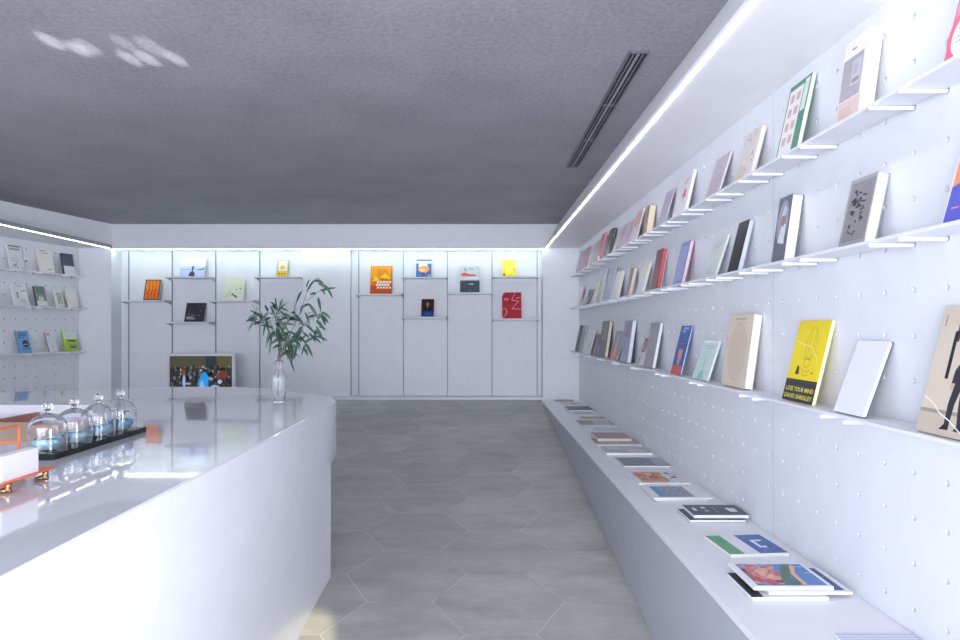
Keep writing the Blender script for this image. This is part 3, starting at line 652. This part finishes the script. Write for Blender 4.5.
# --- books in the back recess
def bbook(i, x0, x1, ytop, t, label, col, art=(), **kw):
    d = 7.79; k = d/F; X0, X1 = (x0-478)*k, (x1-478)*k; z = backz[i]; h = max(.1, Z((329-ytop)*7.80/F)-z)
    h = math.hypot(h, .07); a = lean(DR-d-.013, h, t)
    return book(label, X1-X0, h, t, col, art, '#ece8de', ((X0+X1)/2, d, z+t*math.sin(a)+.0008), (-a, 0, 0), 'books in the back recess', **kw)
fig = [('r', '#f26f10', .08, .05, .92, .95), ('r', '#f78a1a', .1, .5, .9, .93)]
g = random.Random(2)
for u in (.27, .5, .73):
    for v_ in (.15, .32, .5, .68, .84): fig.append(('l', '#40281a', .0035, [(u+g.uniform(-.08, .08), v_-.06), (u, v_), (u+g.uniform(-.08, .08), v_+.06)]))
bbook(0, 143, 158.5, 280, .03, 'orange book with rows of dark little strokes', '#5c5048', fig)
bbook(1, 179, 204, 258, .02, 'wide pale blue landscape photo book', '#c3cbee', [('r', '#e6ebfa', 0, .72, 1, 1), ('r', '#d6dcf4', 0, .55, 1, .72), ('r', '#a4aee0', 0, .35, 1, .42), ('p', '#3f4866', [(.37, .02), (.62, .02), (.6, .2), (.52, .3), (.55, .5), (.5, .62), (.46, .5), (.48, .3), (.4, .22)]), ('p', '#4a5476', [(.74, .33), (.95, .4), (.97, .55), (.9, .44), (.76, .4)])])
bbook(2, 184, 203.5, 303, .02, 'dark charcoal square photo book on the lower left shelf', '#34343c', blobs(['#4c4b54', '#26262c', '#6d6c74', '#57525a'], 30, .02, .02, .98, .98, seed=50)+[('r', '#b9b6b8', .1, .2, .42, .26), ('r', '#b9b6b8', .1, .12, .55, .17)])
bbook(3, 222.5, 243.5, 278, .018, 'cream-green book with a sprig of small dark flowers', '#dfe4cf', [('l', '#3c4238', .002, [(.12, .1), (.22, .26), (.34, .38)]), ('l', '#3c4238', .002, [(.35, .22), (.5, .2), (.62, .12)]), ('e', '#444a3e', .55, .2, .06, .04), ('e', '#444a3e', .45, .27, .05, .04), ('e', '#444a3e', .62, .14, .05, .04),
      ('e', '#4a5044', .6, .48, .03, .025), ('e', '#5a5f50', .8, .52, .04, .03), ('r', '#a9ae98', .65, .88, .9, .89), ('r', '#a9ae98', .7, .34, .85, .35)])
bbook(4, 276, 287, 260, .02, 'small gold and grey book with three dark dots', '#c2b48a', [('r', '#d9d2c4', .12, .35, .9, .95), ('r', '#e4b43c', .0, .02, 1, .32), ('e', '#d8a85c', .5, .55, .25, .15)]+[('r', '#3a2a18', .22+.22*i, .12, .32+.22*i, .2) for i in range(3)])
bbook(5, 277, 293, 301, .015, 'plain pale book half hidden behind the eucalyptus leaves', '#d9dcdc')
bbook(6, 370, 391.3, 266, .025, 'large orange book with a yellow plane shape and white lettering blocks', '#e8720e',
      [('r', '#f7a41c', .03, .55, .97, .99), ('r', '#ee8a20', .3, .62, .8, .9), ('p', '#f8d814', [(.06, .44), (.22, .62), (.42, .5), (.5, .48)]), ('p', '#f8d814', [(.45, .58), (.7, .75), (.95, .52)]), ('r', '#c94f14', .0, .0, 1, .3)]+
      [('e', '#f2ecd8', .36+.14*i, .42, .06, .045) for i in range(5)]+[('e', '#f2ecd8', .32+.13*i, .32, .06, .045) for i in range(5)]+[('e', '#f2ecd8', .36+.14*i, .22, .055, .04) for i in range(5)])
bbook(7, 416, 431, 257.5, .012, 'blue, white and orange cloud-like book on the upper shelf', '#3f6cb8', [('r', '#dfe8f4', .0, .93, 1, 1), ('r', '#e8eef8', .0, .72, 1, .85), ('e', '#f6f2ee', .45, .6, .3, .22), ('e', '#f09a48', .5, .42, .38, .18), ('e', '#f6c48c', .4, .36, .2, .1)]+blobs(['#b8402c', '#2f4f8c', '#6da05c', '#e8c23c'], 12, .03, .02, .97, .25, seed=51))
bbook(8, 421, 433.6, 299.2, .02, 'small dark portrait book with a blue base', '#5a1e30', [('r', '#2c2228', .1, .3, .9, .98), ('p', '#1a1418', [(.2, .3), (.8, .3), (.75, .5), (.58, .62), (.42, .62), (.25, .5)]), ('e', '#b88a54', .5, .7, .12, .1), ('p', '#d8c49c', [(.46, .6), (.54, .6), (.5, .45)]), ('r', '#1e4a8c', 0, 0, 1, .3), ('r', '#6c8cc0', .3, .12, .7, .15)], back='#c87838')
bbook(9, 460, 479.5, 266, .02, 'pale grey book with coral streak and slate lower half', '#c2cdd2', [('r', '#454b5a', 0, 0, 1, .45), ('p', '#d7dde2', [(.2, .5), (1, .48), (1, .6), (.4, .62)]), ('p', '#ee6a5a', [(.02, .68), (.2, .77), (.45, .7), (.8, .68), (.82, .62), (.4, .6), (.1, .62)]), ('r', '#dfe3ea', .45, .3, .7, .325), ('r', '#9aa0ac', .45, .06, .55, .08)]+blobs(['#93a4ac', '#b5c2c8'], 10, .05, .8, .95, .97, seed=52), back='#333844')
bbook(10, 502.3, 516.3, 259, .012, 'bright yellow book with golden flower pattern on the upper shelf', '#f4e23a', blobs(['#f0b818', '#f8f0a0', '#e8cc20', '#f6c83c'], 26, .03, .1, .97, .97, seed=53, r=(.06, .13))+[('e', '#6a5a28', .14, .1, .09, .06)])
rd = '#f0d6cc'
bbook(11, 502.3, 521.6, 292.3, .018, 'red book with thin white line drawing of a face', '#b81e38', [('p', '#c9ccd6', [(0, .86), (.14, 1), (0, 1)]), ('l', rd, .0025, [(0, .86), (.06, .94), (.14, 1)]), ('l', rd, .0025, [(.7, 1), (.5, .7), (.85, .66), (.52, .36), (1, .35)]), ('l', rd, .0025, [(.1, .73), (.2, .77), (.34, .73), (.2, .69), (.1, .73)]),
      ('l', rd, .0025, [(0, .36), (.18, .36), (.24, .25), (.18, .12), (.02, .03)]), ('l', rd, .0025, [(1, .8), (.8, .8), (.75, .75)]), ('l', '#7c1626', .003, [(.15, .6), (.3, .55), (.5, .62), (.75, .55)])])

# ---------------------------------------------------------------- white-framed screen at the back
sx0, sx1 = (166.8-478)*7.5/F, (234.5-478)*7.5/F
sw = sx1-sx0; sh = .575; zb = fz(7.55)+.001
t = thing('display_screen', 'wide white-framed screen showing a crowded dark scene, standing on the floor before the back wall', 'screen', ((sx0+sx1)/2, 7.5, zb))
frm = mat('#dedfe6', .35)
mb = MB(); e = .030; hw = sw/2
mb.box(-hw, hw, .012, .05, 0, sh, frm)
mb.box(-hw, -hw+e, 0, .012, 0, sh, frm); mb.box(hw-e, hw, 0, .012, 0, sh, frm); mb.box(-hw+e, hw-e, 0, .012, sh-e, sh, frm); mb.box(-hw+e, hw-e, 0, .012, 0, e, frm)
mb.build('frame', t)
mb = MB()
def em(c): return mat(c, .3, emit=.16)
W_, H_ = sw-2*e, sh-2*e
def SP(u, v_, k): return (-hw+e+u*W_, .0115-.0004*k, e+v_*H_)
mb.quad(SP(0,0,0), SP(1,0,0), SP(1,1,0), SP(0,1,0), em('#2a2a22'))
mb.quad(SP(.0,.72,1), SP(1,.72,1), SP(1,1,1), SP(0,1,1), em('#4a4530'))
mb.quad(SP(.58,.7,2), SP(.74,.7,2), SP(.74,1,2), SP(.58,1,2), em('#1c2c2c'))
mb.quad(SP(.76,.72,2), SP(1,.72,2), SP(1,1,2), SP(.76,1,2), em('#57522c'))
g = random.Random(77)
def bl(u, v_, ru, rv, c, k, N=7):
    ph = g.uniform(0, 6)
    ru = min(ru, u, 1-u); rv = min(rv, v_, 1-v_)
    if ru <= 0 or rv <= 0: return
    mb.add([SP(u+ru*g.uniform(.65, 1)*math.cos(ph+6.283*q/N), v_+rv*g.uniform(.65, 1)*math.sin(ph+6.283*q/N), k) for q in range(N)], [list(range(N))], em(c))
for i in range(260):
    bl(g.uniform(.02, .98), g.uniform(.05, .76), g.uniform(.010, .035), g.uniform(.02, .07), g.choice(['#16161c', '#1d2030', '#4a3024', '#5f6a72', '#54322a', '#2c2c20', '#70757c', '#101018', '#2a2418', '#181818']), 3)
for i in range(26): bl(g.uniform(.03, .97), g.uniform(.5, .78), .014, .03, g.choice(['#b9c2d0', '#8c99a8', '#9a5a48']), 4)
for u, v_, ru, rv, c in ((.22, .62, .05, .12, '#7a3420'), (.23, .42, .03, .2, '#a9c4e8'), (.30, .37, .06, .03, '#a9b8cc'), (.86, .58, .08, .12, '#7c3026'), (.80, .50, .05, .1, '#86382c'), (.80, .42, .04, .06, '#b9d0ee'), (.72, .30, .08, .05, '#9fc0e8'), (.66, .48, .05, .04, '#8fa8c8'), (.6, .25, .04, .08, '#5a3424')):
    bl(u, v_, ru, rv, c, 5)
mb.add([SP(u, v_, 6) for u, v_ in ((.46, .12), (.62, .12), (.62, .5), (.585, .62), (.53, .64), (.48, .5), (.44, .36), (.47, .3))], [list(range(8))], em('#1fa0e8'))
mb.add([SP(u, v_, 7) for u, v_ in ((.47, .1), (.6, .1), (.56, .3), (.52, .46), (.49, .38))], [list(range(5))], em('#9cccf8'))
mb.build('screen', t)

# ---------------------------------------------------------------- counter
ZT = -.40
outl = [(-3.25, .25), (-.772, .25), (-.770, 1.2), (-.766, 2.15), (-.764, 3.0), (-.765, 3.25), (-.772, 3.45), (-.795, 3.59), (-.84, 3.70), (-.90, 3.80), (-1.0, 3.94), (-1.12, 4.07), (-1.25, 4.19), (-1.38, 4.29), (-1.573, 4.385), (-1.8, 4.43), (-2.05, 4.43), (-2.3, 4.38), (-2.55, 4.29), (-2.8, 4.17), (-3.02, 4.03), (-3.25, 3.86)]
def inset(poly, q):
    n = len(poly); out = []
    for i in range(n):
        a, b_, c = Vector(poly[i-1]), Vector(poly[i]), Vector(poly[(i+1) % n])
        n1 = Vector(((b_-a).y, -(b_-a).x)).normalized(); n2 = Vector(((c-b_).y, -(c-b_).x)).normalized()
        nn = (n1+n2).normalized(); out.append(tuple(b_-nn*q/max(.5, nn.dot(n1))))
    return out
hole = [(-2.95, 3.37), (-2.05, 3.37), (-1.62, 2.75), (-1.62, 1.15), (-2.95, 1.15)]
ct = thing('counter', 'large white angular counter with a glossy top and rounded far corner', 'counter', (0, 0, 0))
cw = mat('#e9eaf1', .33, name='counter_white')
# glossy top
mb = MB(); top_in = inset(outl, .003)
tris = tessellate_polygon([[Vector((*p, 0)) for p in top_in], [Vector((*p, 0)) for p in hole]])
allp = top_in+hole
def orient(f, pts, up=True):
    a, b_, c = [Vector(pts[i]) for i in f]; cr_ = (b_-a).x*(c-a).y-(b_-a).y*(c-a).x
    return list(f) if (cr_ > 0) == up else list(f)[::-1]
mb.add([(*p, Z(ZT)) for p in allp], [orient(f, allp) for f in tris], gloss)
n = len(outl); mb.add([(*p, Z(ZT)) for p in top_in]+[(*p, Z(ZT)-.004) for p in outl]+[(*p, Z(ZT)-.006) for p in outl],
                      [[n+k, n+(k+1) % n, (k+1) % n, k] for k in range(n)]+[[2*n+k, 2*n+(k+1) % n, n+(k+1) % n, n+k] for k in range(n)], gloss)
n = len(hole); mb.add([(*p, Z(ZT)) for p in hole]+[(*p, Z(ZT)-.045) for p in hole], [[k, (k+1) % n, n+(k+1) % n, n+k] for k in range(n)], gloss)
mb.build('counter_top', ct)
# upper tier
mb = MB(); n = len(outl); low = [q if q[1] > 3.3 and q[0] > -3.2 else p for p, q in zip(outl, inset(outl, .025))]
mb.add([(*p, Z(ZT)-.006) for p in outl]+[(*p, Z(-.695)) for p in outl]+[(*p, Z(-.71)) for p in low],
       [[n+k, n+(k+1) % n, (k+1) % n, k] for k in range(n)]+[[2*n+k, 2*n+(k+1) % n, n+(k+1) % n, n+k] for k in range(n)], cw)
for q_ in range(len(mb.sm)): mb.sm[q_] = 4 < q_ % n < 20
tr = tessellate_polygon([[Vector((*p, 0)) for p in low]])
mb.add([(*p, Z(-.71)) for p in low], [orient(f, low, False) for f in tr], cw)
mb.build('upper_tier', ct)
# lower body: flush along the aisle face
bt = [(-3.15, .3), (-.772, .3), (-.770, 1.2), (-.766, 2.15), (-.764, 3.0), (-.7655, 3.33), (-.80, 3.36), (-1.35, 3.75), (-2.3, 4.0), (-3.15, 3.6)]
bb = [(-3.15, .3), (-.80, .3), (-.795, 1.2), (-.79, 2.15), (-.78, 3.0), (-.767, 3.33), (-.80, 3.36), (-1.35, 3.75), (-2.3, 4.0), (-3.15, 3.6)]
n = len(bt); mb = MB()
mb.add([(*p, Z(-.69)) for p in bt]+[(p[0], p[1], fz(p[1])+.001) for p in bb], [[n+k, n+(k+1) % n, (k+1) % n, k] for k in range(n)], cw)
mb.build('base', ct)
# well inside the counter
mb = MB(); wl = mat('#c9c5d4', .5); n = len(hole)
mb.add([(*p, Z(ZT)-.045) for p in hole]+[(*p, Z(-.60)) for p in hole], [[k, (k+1) % n, n+(k+1) % n, n+k] for k in range(n)]+[[n+k for k in range(n)]], wl)
mb.build('inner_well', ct)
wood = mat('#f2cdb2', .45, name='pale_wood'); bump(wood, 20, .1, .002, stretch=(1, 14, 1))
mb = MB(); mb.box(-2.25, -1.63, 1.2, 2.92, Z(-.46), Z(-.425), wood)
tag(weld_bev(mb.build('desk_board', ct), .003), None, None)['label'] = 'peach wooden desk board'
mb = MB(); mb.obox((-2.36, 1.3), (-2.30, 3.33), (1, 0), .022, Z(-.60), Z(-.432), mat('#b57d62', .4))
tag(weld_bev(mb.build('wooden_rail', ct), .003), None, None)['label'] = 'brown wooden rail'

# ---------------------------------------------------------------- black tray with four glass domes
tx0, tx1, ty0, ty1 = -1.435, -1.29, 1.945, 2.49
mb = MB(); bmx = mat('#0b0c12', .15)
mb.add([(tx0, ty0, Z(ZT)+.0005), (tx1, ty0, Z(ZT)+.0005), (tx1, ty1, Z(ZT)+.0005), (tx0, ty1, Z(ZT)+.0005),
        (tx0, ty0, Z(ZT)+.02), (tx1, ty0, Z(ZT)+.02), (tx1, ty1, Z(ZT)+.02), (tx0, ty1, Z(ZT)+.02)],
       [[0,3,2,1],[4,5,6,7],[0,1,5,4],[1,2,6,5],[2,3,7,6],[3,0,4,7]], bmx)
tag(weld_bev(mb.build('tray'), .001), 'long black glossy tray on the counter under four glass domes', 'tray')
glass = bpy.data.materials.new('clear_glass'); glass.use_nodes = True
b = glass.node_tree.nodes['Principled BSDF']; b.inputs['Base Color'].default_value = (.97, .98, 1, 1)
b.inputs['Roughness'].default_value = .01; b.inputs['IOR'].default_value = 1.45; b.inputs['Transmission Weight'].default_value = 1
zt0 = Z(ZT)+.0205
def solid(outer, inner): return outer+inner[::-1]
doms = [(2.015, 'nearest of the four glass domes on the black tray', False), (2.146, 'second glass dome from the camera on the black tray', False),
        (2.285, 'third glass dome from the camera on the black tray', False), (2.425, 'farthest of the four glass domes, holding a dried sprig', True)]
bowlc = ['#a3c6d8', '#a8cada', '#a0c6dc', '#74b2d4']
for i, (dy, lab, sprig) in enumerate(doms):
    c = (-1.3545, dy, zt0)
    t = thing('glass_dome', lab, 'glass dome', c, group='glass domes on the tray')
    r = .0545; out = [(r, 0), (r, .0004), (r, .03), (r, .066)]; inn = [(r-.0018, 0), (r-.0018, .0004), (r-.0018, .03), (r-.0018, .066)]
    for k in range(1, 9):
        a = k/9*math.pi/2; out.append((r*math.cos(a), .066+.048*math.sin(a))); inn.append(((r-.0018)*math.cos(a), .066+.0462*math.sin(a)))
    mb = MB(); mb.lathe([(0, .1122)]+inn[::-1]+out+[(0, .114)], glass, 40)
    o = mb.build('dome', t)
    bm = bmesh.new(); bm.from_mesh(o.data); bmesh.ops.remove_doubles(bm, verts=bm.verts, dist=1e-5); bmesh.ops.recalc_face_normals(bm, faces=bm.faces); bm.to_mesh(o.data); bm.free()
    mb = MB(); prof = [(.0001, .1135), (.008, .1140), (.0065, .121)]
    for k in range(0, 11):
        a = -1.1+k/10*(math.pi/2+1.1); prof.append((.0145*math.cos(a)+.0001, .135+.0135*math.sin(a)))
    mb.lathe(prof, glass, 20); mb.build('knob', t)
    # bowl inside: its own thing
    q = thing('bowl', '%s bowl inside the %s' % ('deep blue' if i == 3 else 'pale blue', ['nearest glass dome', 'second glass dome', 'third glass dome', 'farthest glass dome'][i]), 'bowl', (c[0], c[1], zt0+.0005), group='blue bowls under the domes')
    bw = mat(bowlc[i], .3)
    mb = MB(); mb.lathe([(.0001, .001), (.022, .001), (.032, .005), (.042, .015), (.045, .024), (.043, .032), (.038, .036), (.036, .035), (.038, .030), (.030, .026), (.0001, .026)], bw, 32); mb.build('bowl_body', q)
    mb = MB(); mb.lathe([(.0001, .029), (.0385, .029)], mat('#2f4656', .6), 24); mb.build('contents', q)
    if sprig:
        mb = MB(); g = random.Random(4)
        for k in range(7):
            a = g.uniform(0, 6.28); mb.tube([(0, 0, .030), (.012*math.cos(a), .012*math.sin(a), .055), (.026*math.cos(a), .026*math.sin(a), .06+g.uniform(0, .02))], .001, mat('#3a3340', .7), 5)
            mb.lathe([(.0001, -.004), (.003, 0), (.0001, .004)], mat('#5b3a44', .7), 8, (.026*math.cos(a), .026*math.sin(a), .066))
        s = mb.build('dried_sprig'); s.location = (c[0], c[1], zt0+.0005)
        tag(s, 'dried dark sprig lying in the bowl under the farthest glass dome', 'dried flower')

# ---------------------------------------------------------------- orange wire stand with brass feet and a stack of cards
org = mat('#f06a28', .35); brass = mat('#9a7f58', .32, .85)
zp = Z(-.368)
st = thing('paper_stand', 'orange metal stand with small brass feet at the left end of the counter', 'paper stand', (-1.2, 1.62, Z(ZT)))
def L(x, y, z): return (x+1.2, y-1.62, z-Z(ZT))
mb = MB(); mb.box(-.155, .075, -.13, .085, .029, .0325, org); weld_bev(mb.build('base_plate', st), .001)
for fx, fy in ((.060, -.065), (.060, .068), (-.14, -.065), (-.14, .068)):
    mb = MB()
    # a leg ending in a little foot whose toes point left
    mb.tube([(fx, fy, .0285), (fx-.001, fy, .018), (fx-.002, fy, .010), (fx-.001, fy, .004)], [.008, .0066, .0075, .0066], brass, 12)
    mb.tube([(fx+.006, fy, .0062), (fx-.004, fy, .0076), (fx-.012, fy-.001, .0072), (fx-.022, fy-.002, .0056), (fx-.028, fy-.002, .0036)], [.004, .0070, .0068, .0052, .003], brass, 12)
    for q in range(4): mb.tube([(fx-.022, fy-.0055+.0026*q, .003), (fx-.0285+.0008*abs(q-1), fy-.006+.0027*q, .0022)], [.0018, .0013], brass, 6)
    mb.build('foot', st)
for x_, nm in ((-.055, 0), (-.15, 1)):
    mb = MB(); y0, y1, zz = -.12, .13, .137; rr = .012; pts = [(x_, y0, .033), (x_, y0, zz-rr)]
    for k in range(1, 6): a = k/6*math.pi/2; pts.append((x_, y0+rr-rr*math.cos(a), zz-rr+rr*math.sin(a)))
    for k in range(0, 6): a = k/6*math.pi/2; pts.append((x_, y1-rr+rr*math.sin(a), zz-rr+rr*math.cos(a)))
    pts += [(x_, y1, zz-rr), (x_, y1, .10), (x_, y1-.0, .033)]
    mb.tube(pts, .0028, org, 10); mb.build('wire_hoop', st)
mb = MB(); mb.tube([(-.15, .13, .09), (-.055, .13, .09), ], .0024, org, 8); mb.build('cross_wire', st)
g = random.Random(9); mb = MB(); z = 0
cx0, cx1, cy0, cy1 = .035, .064, -.093, .034
while z < .060:
    j = g.uniform(-.0012, .0012); k = g.uniform(-.0012, .0012); mb.box(cx0+j, cx1+j, cy0+k, cy1+k, z, z+.0017, mat('#eceaf0', .7)); z += .0018
o = mb.build('card_stack'); o.location = (-1.2, 1.62, Z(ZT)+.033)
tag(o, 'tall stack of white cards on the orange stand', 'stack of cards', kind='stuff')

# ---------------------------------------------------------------- vase and eucalyptus
vc = Vector((-1.079, 3.47, Z(ZT)+.0006))
rg = bpy.data.materials.new('ribbed_glass'); rg.use_nodes = True
b = rg.node_tree.nodes['Principled BSDF']; b.inputs['Base Color'].default_value = (.95, .98, .99, 1); b.inputs['Roughness'].default_value = .06
b.inputs['IOR'].default_value = 1.4; b.inputs['Transmission Weight'].default_value = .86
v_ = thing('vase', 'ribbed clear glass vase holding green branches near the counter corner', 'vase', vc)
out = [(.0001, 0), (.030, 0), (.034, .004), (.037, .05), (.041, .10), (.043, .135), (.040, .150), (.028, .163), (.020, .172), (.018, .19), (.020, .215), (.024, .228)]
inn = [(.0215, .228), (.0175, .213), (.0155, .19), (.018, .173), (.026, .161), (.0375, .148), (.040, .134), (.038, .10), (.034, .05), (.030, .012), (.0001, .012)]
mb = MB(); mb.lathe(out+inn, rg, 96, rib=.022, nr=20); mb.build('vase_body', v_)
leafm = bpy.data.materials.new('eucalyptus_leaf'); leafm.use_nodes = True
nt = leafm.node_tree; b = nt.nodes['Principled BSDF']; b.inputs['Roughness'].default_value = .42
tc = nt.nodes.new('ShaderNodeTexCoord'); nn = nt.nodes.new('ShaderNodeTexNoise'); nn.inputs['Scale'].default_value = 30
cr = nt.nodes.new('ShaderNodeValToRGB'); cr.color_ramp.elements[0].color = (*lin('#1c3a2e'), 1); cr.color_ramp.elements[1].color = (*lin('#34604a'), 1); cr.color_ramp.elements[0].position = .35; cr.color_ramp.elements[1].position = .68
nt.links.new(tc.outputs['Object'], nn.inputs['Vector']); nt.links.new(nn.outputs['Fac'], cr.inputs['Fac']); nt.links.new(cr.outputs['Color'], b.inputs['Base Color'])
stemm = mat('#6b5a5c', .6); budm = mat('#77706c', .6)
dv = 3.47
def PX(x, y, dd=0): d = dv+dd; return Vector(((x-478)*d/F, d, Z((329-y)*d/F)))
g = random.Random(31)
def leaf(mb, base, tip, width, sag):
    base = Vector(base); tip = Vector(tip); N = 9
    ax = tip-base; side = ax.cross(Vector((g.uniform(-.5, .5), -1, g.uniform(-.5, .5)))).normalized(); nrm = side.cross(ax).normalized()
    vs = []; fs = []; width *= 1.3
    for i in range(N):
        s = i/(N-1); c = base+ax*s+Vector((0, 0, sag*4*s*(1-s)))
        w_ = width*(math.sin(math.pi*min(1, s*.97+.03))**.7)*(1-.35*s)
        if i == 0: w_ = width*.08
        vs += [c-side*w_+nrm*w_*.25, c, c+side*w_+nrm*w_*.25]
    for i in range(N-1):
        for k in (0, 1): fs.append([i*3+k, i*3+k+1, i*3+k+4, i*3+k+3])
    o2 = len(vs); vs2 = [v-nrm*.0005 for v in vs]
    mb.add(vs+vs2, fs+[[a+o2 for a in f[::-1]] for f in fs], leafm, True)
def smooth(pts, n=6):
    out = []
    P = [pts[0]]+pts+[pts[-1]]
    for i in range(1, len(P)-2):
        for k in range(n):
            t = k/n; a, b_, c, d = P[i-1], P[i], P[i+1], P[i+2]
            out.append(.5*((2*b_)+(c-a)*t+(2*a-5*b_+4*c-d)*t*t+(3*b_-a-3*c+d)*t**3))
    out.append(pts[-1]); return out
def branch(label, path, leaves, auto, ext=()):
    root = thing('eucalyptus_branch', label, 'branch', vc, group='eucalyptus branches in the vase')
    def loc(p): return Vector(p)-vc
    foot = [Vector((vc.x+g.uniform(-.006, .006), vc.y+g.uniform(-.006, .006), vc.z+.03)), Vector((vc.x+g.uniform(-.005, .005), vc.y+g.uniform(-.005, .005), vc.z+.2))]
    pts = smooth([loc(p) for p in foot]+[loc(PX(*p)) for p in path])
    mb = MB(); n = len(pts)
    mb.tube(pts, [.0028*(1-.7*i/n) for i in range(n)], stemm, 6)
    twigs = []
    lb = MB()
    for (bx, by, tx, ty, wd) in leaves:
        dd = g.uniform(-.05, .05); leaf(lb, loc(PX(bx, by, dd*.5)), loc(PX(tx, ty, dd)), wd, .006)
    for sub in ext:
        sp = smooth([loc(PX(*p)) for p in sub]); mb.tube(sp, [.0016*(1-.6*i/len(sp)) for i in range(len(sp))], stemm, 5); twigs.append(sp)
    # more leaves hanging along the stem
    for pl in [pts[n//3:]]+twigs:
        cnt = max(2, int(.68*auto*len(pl)/max(1, n)))
        for k in range(cnt):
            p = pl[int(g.uniform(.1, .98)*(len(pl)-1))]
            a = g.uniform(-1, 1); ln = g.uniform(.05, .105)
            dirv = Vector((a*.9, g.uniform(-.7, .7), g.uniform(-1.0, .55))).normalized()
            leaf(lb, p, p+dirv*ln, g.uniform(.0045, .0075), g.uniform(.002, .010))
    # small bud clusters on thin stalks
    bd = MB()
    for k in range(int(auto*.6)):
        p = pts[int(g.uniform(.45, .95)*(n-1))]; q = p+Vector((g.uniform(-.035, .035), g.uniform(-.03, .03), g.uniform(-.01, .035)))
        bd.tube([p, q], .0007, stemm, 4)
        for _ in range(4):
            c = q+Vector((g.uniform(-.007, .007), g.uniform(-.007, .007), g.uniform(-.006, .006)))
            bd.lathe([(.0001, -.0026), (.0022, 0), (.0001, .003)], budm, 6, c)
    mb.build('stem', root); o = lb.build('leaves', root)
    bd.build('buds', root)
branch('eucalyptus branch reaching highest and arching over to the right', [(284, 345), (292, 330), (302, 308), (306, 295), (312, 284), (318, 278, .03), (324, 285, .04)],
       [(313, 281, 324, 283, .007), (318, 283, 328, 290, .008), (325, 285, 333, 299, .007), (321, 289, 325, 295, .006), (302, 291, 296, 304, .007), (318, 297, 321, 312, .008), (309, 304, 319, 320, .008), (303, 305, 300, 315, .006), (306, 288, 310, 279, .004)], 6,
       ext=[[(306, 301), (313, 296), (322, 289)]])
branch('eucalyptus branch spreading right below the highest one', [(286, 345), (297, 333), (306, 322), (316, 316), (324, 313)],
       [(321, 312, 331, 319, .007), (320, 314, 329, 324, .007), (316, 320, 325, 331, .008), (319, 327, 326, 330, .006), (314, 330, 322, 338, .007), (316, 326, 324, 343, .007), (309, 333, 316, 343, .007), (305, 343, 313, 358, .009), (304, 348, 308, 357, .007), (322, 316, 326, 326, .006), (305, 312, 310, 326, .006)], 26,
       ext=[[(300, 330), (310, 336), (318, 334)], [(296, 335), (304, 342), (306, 346)]])
branch('eucalyptus branch spreading left over the vase', [(281, 345), (276, 333), (269, 322), (260, 318), (252, 305)],
       [(258, 319, 247, 320, .007), (258, 316, 248, 318, .006), (255, 320, 248, 332, .005), (262, 322, 254, 325, .007), (266, 323, 263, 337, .006), (270, 330, 266, 349, .007), (272, 334, 269, 356, .006), (268, 322, 256, 312, .004)], 24,
       ext=[[(268, 322), (258, 322), (252, 318)], [(272, 328), (268, 312), (274, 303)]])
branch('eucalyptus branch rising straight up in the middle of the bunch', [(281, 345), (279, 330), (277, 315), (278, 305)],
       [(277, 310, 275, 297, .004), (277, 313, 287, 303, .005), (279, 309, 283, 298, .004), (280, 315, 273, 308, .006), (279, 308, 289, 312, .006), (280, 318, 268, 313, .006), (279, 322, 290, 315, .006)], 34,
       ext=[[(279, 325), (290, 319), (297, 312)]])
branch('short eucalyptus branch drooping low beside the vase mouth', [(285, 350), (291, 341), (297, 335)],
       [(286, 350, 295, 373, .006), (288, 347, 291, 364, .006), (294, 343, 292, 363, .009), (297, 343, 294, 360, .008), (284, 345, 288, 360, .005), (281, 347, 277, 362, .005), (293, 338, 301, 349, .007), (290, 335, 284, 349, .007)], 30,
       ext=[[(287, 343), (282, 335), (285, 326)]])

# ---------------------------------------------------------------- ceiling vent
t = thing('ceiling_vent', 'long dark slotted air vent in the grey ceiling', 'vent', (.73, 3.92, Z(ZC)))
al = mat('#8e9096', .35, .7); dkk = mat('#0e0f12', .6)
x0, x1, y0, y1 = -.040, .040, -1.02, 1.03
mb = MB(); mb.box(x0, x1, y0, y1, -.004, -.001, dkk); mb.build('backing', t)
mb = MB()
for a, b_ in ((x0-.006, x0+.002), (x1-.002, x1+.006)): mb.box(a, b_, y0-.006, y1+.006, -.012, -.0005, al)
for a in (y0-.006, y1-.002): mb.box(x0, x1, a, a+.008, -.012, -.0005, al)
mb.build('frame', t)
for q, hw_, c_ in ((-.021, .0035, '#9b9da3'), (-.031, .002, '#6a6c72'), (0, .0075, '#a9abb1'), (.021, .0035, '#9b9da3'), (.031, .002, '#6a6c72')):
    mb = MB(); mb.add([(q-hw_, y0, -.012), (q+hw_, y0, -.010), (q-hw_, y1, -.012), (q+hw_, y1, -.010), (q-hw_+.001, y0, -.005), (q+hw_, y0, -.005), (q-hw_+.001, y1, -.005), (q+hw_, y1, -.005)],
                      [[0,1,3,2],[4,6,7,5],[0,2,6,4],[1,5,7,3],[0,4,5,1],[2,3,7,6]], mat(c_, .35, .5)); mb.build('slat', t)
for q in (3.58-3.92, 4.25-3.92):
    mb = MB(); mb.box(x0, x1, q-.006, q+.006, -.0125, -.003, al); mb.build('divider', t)
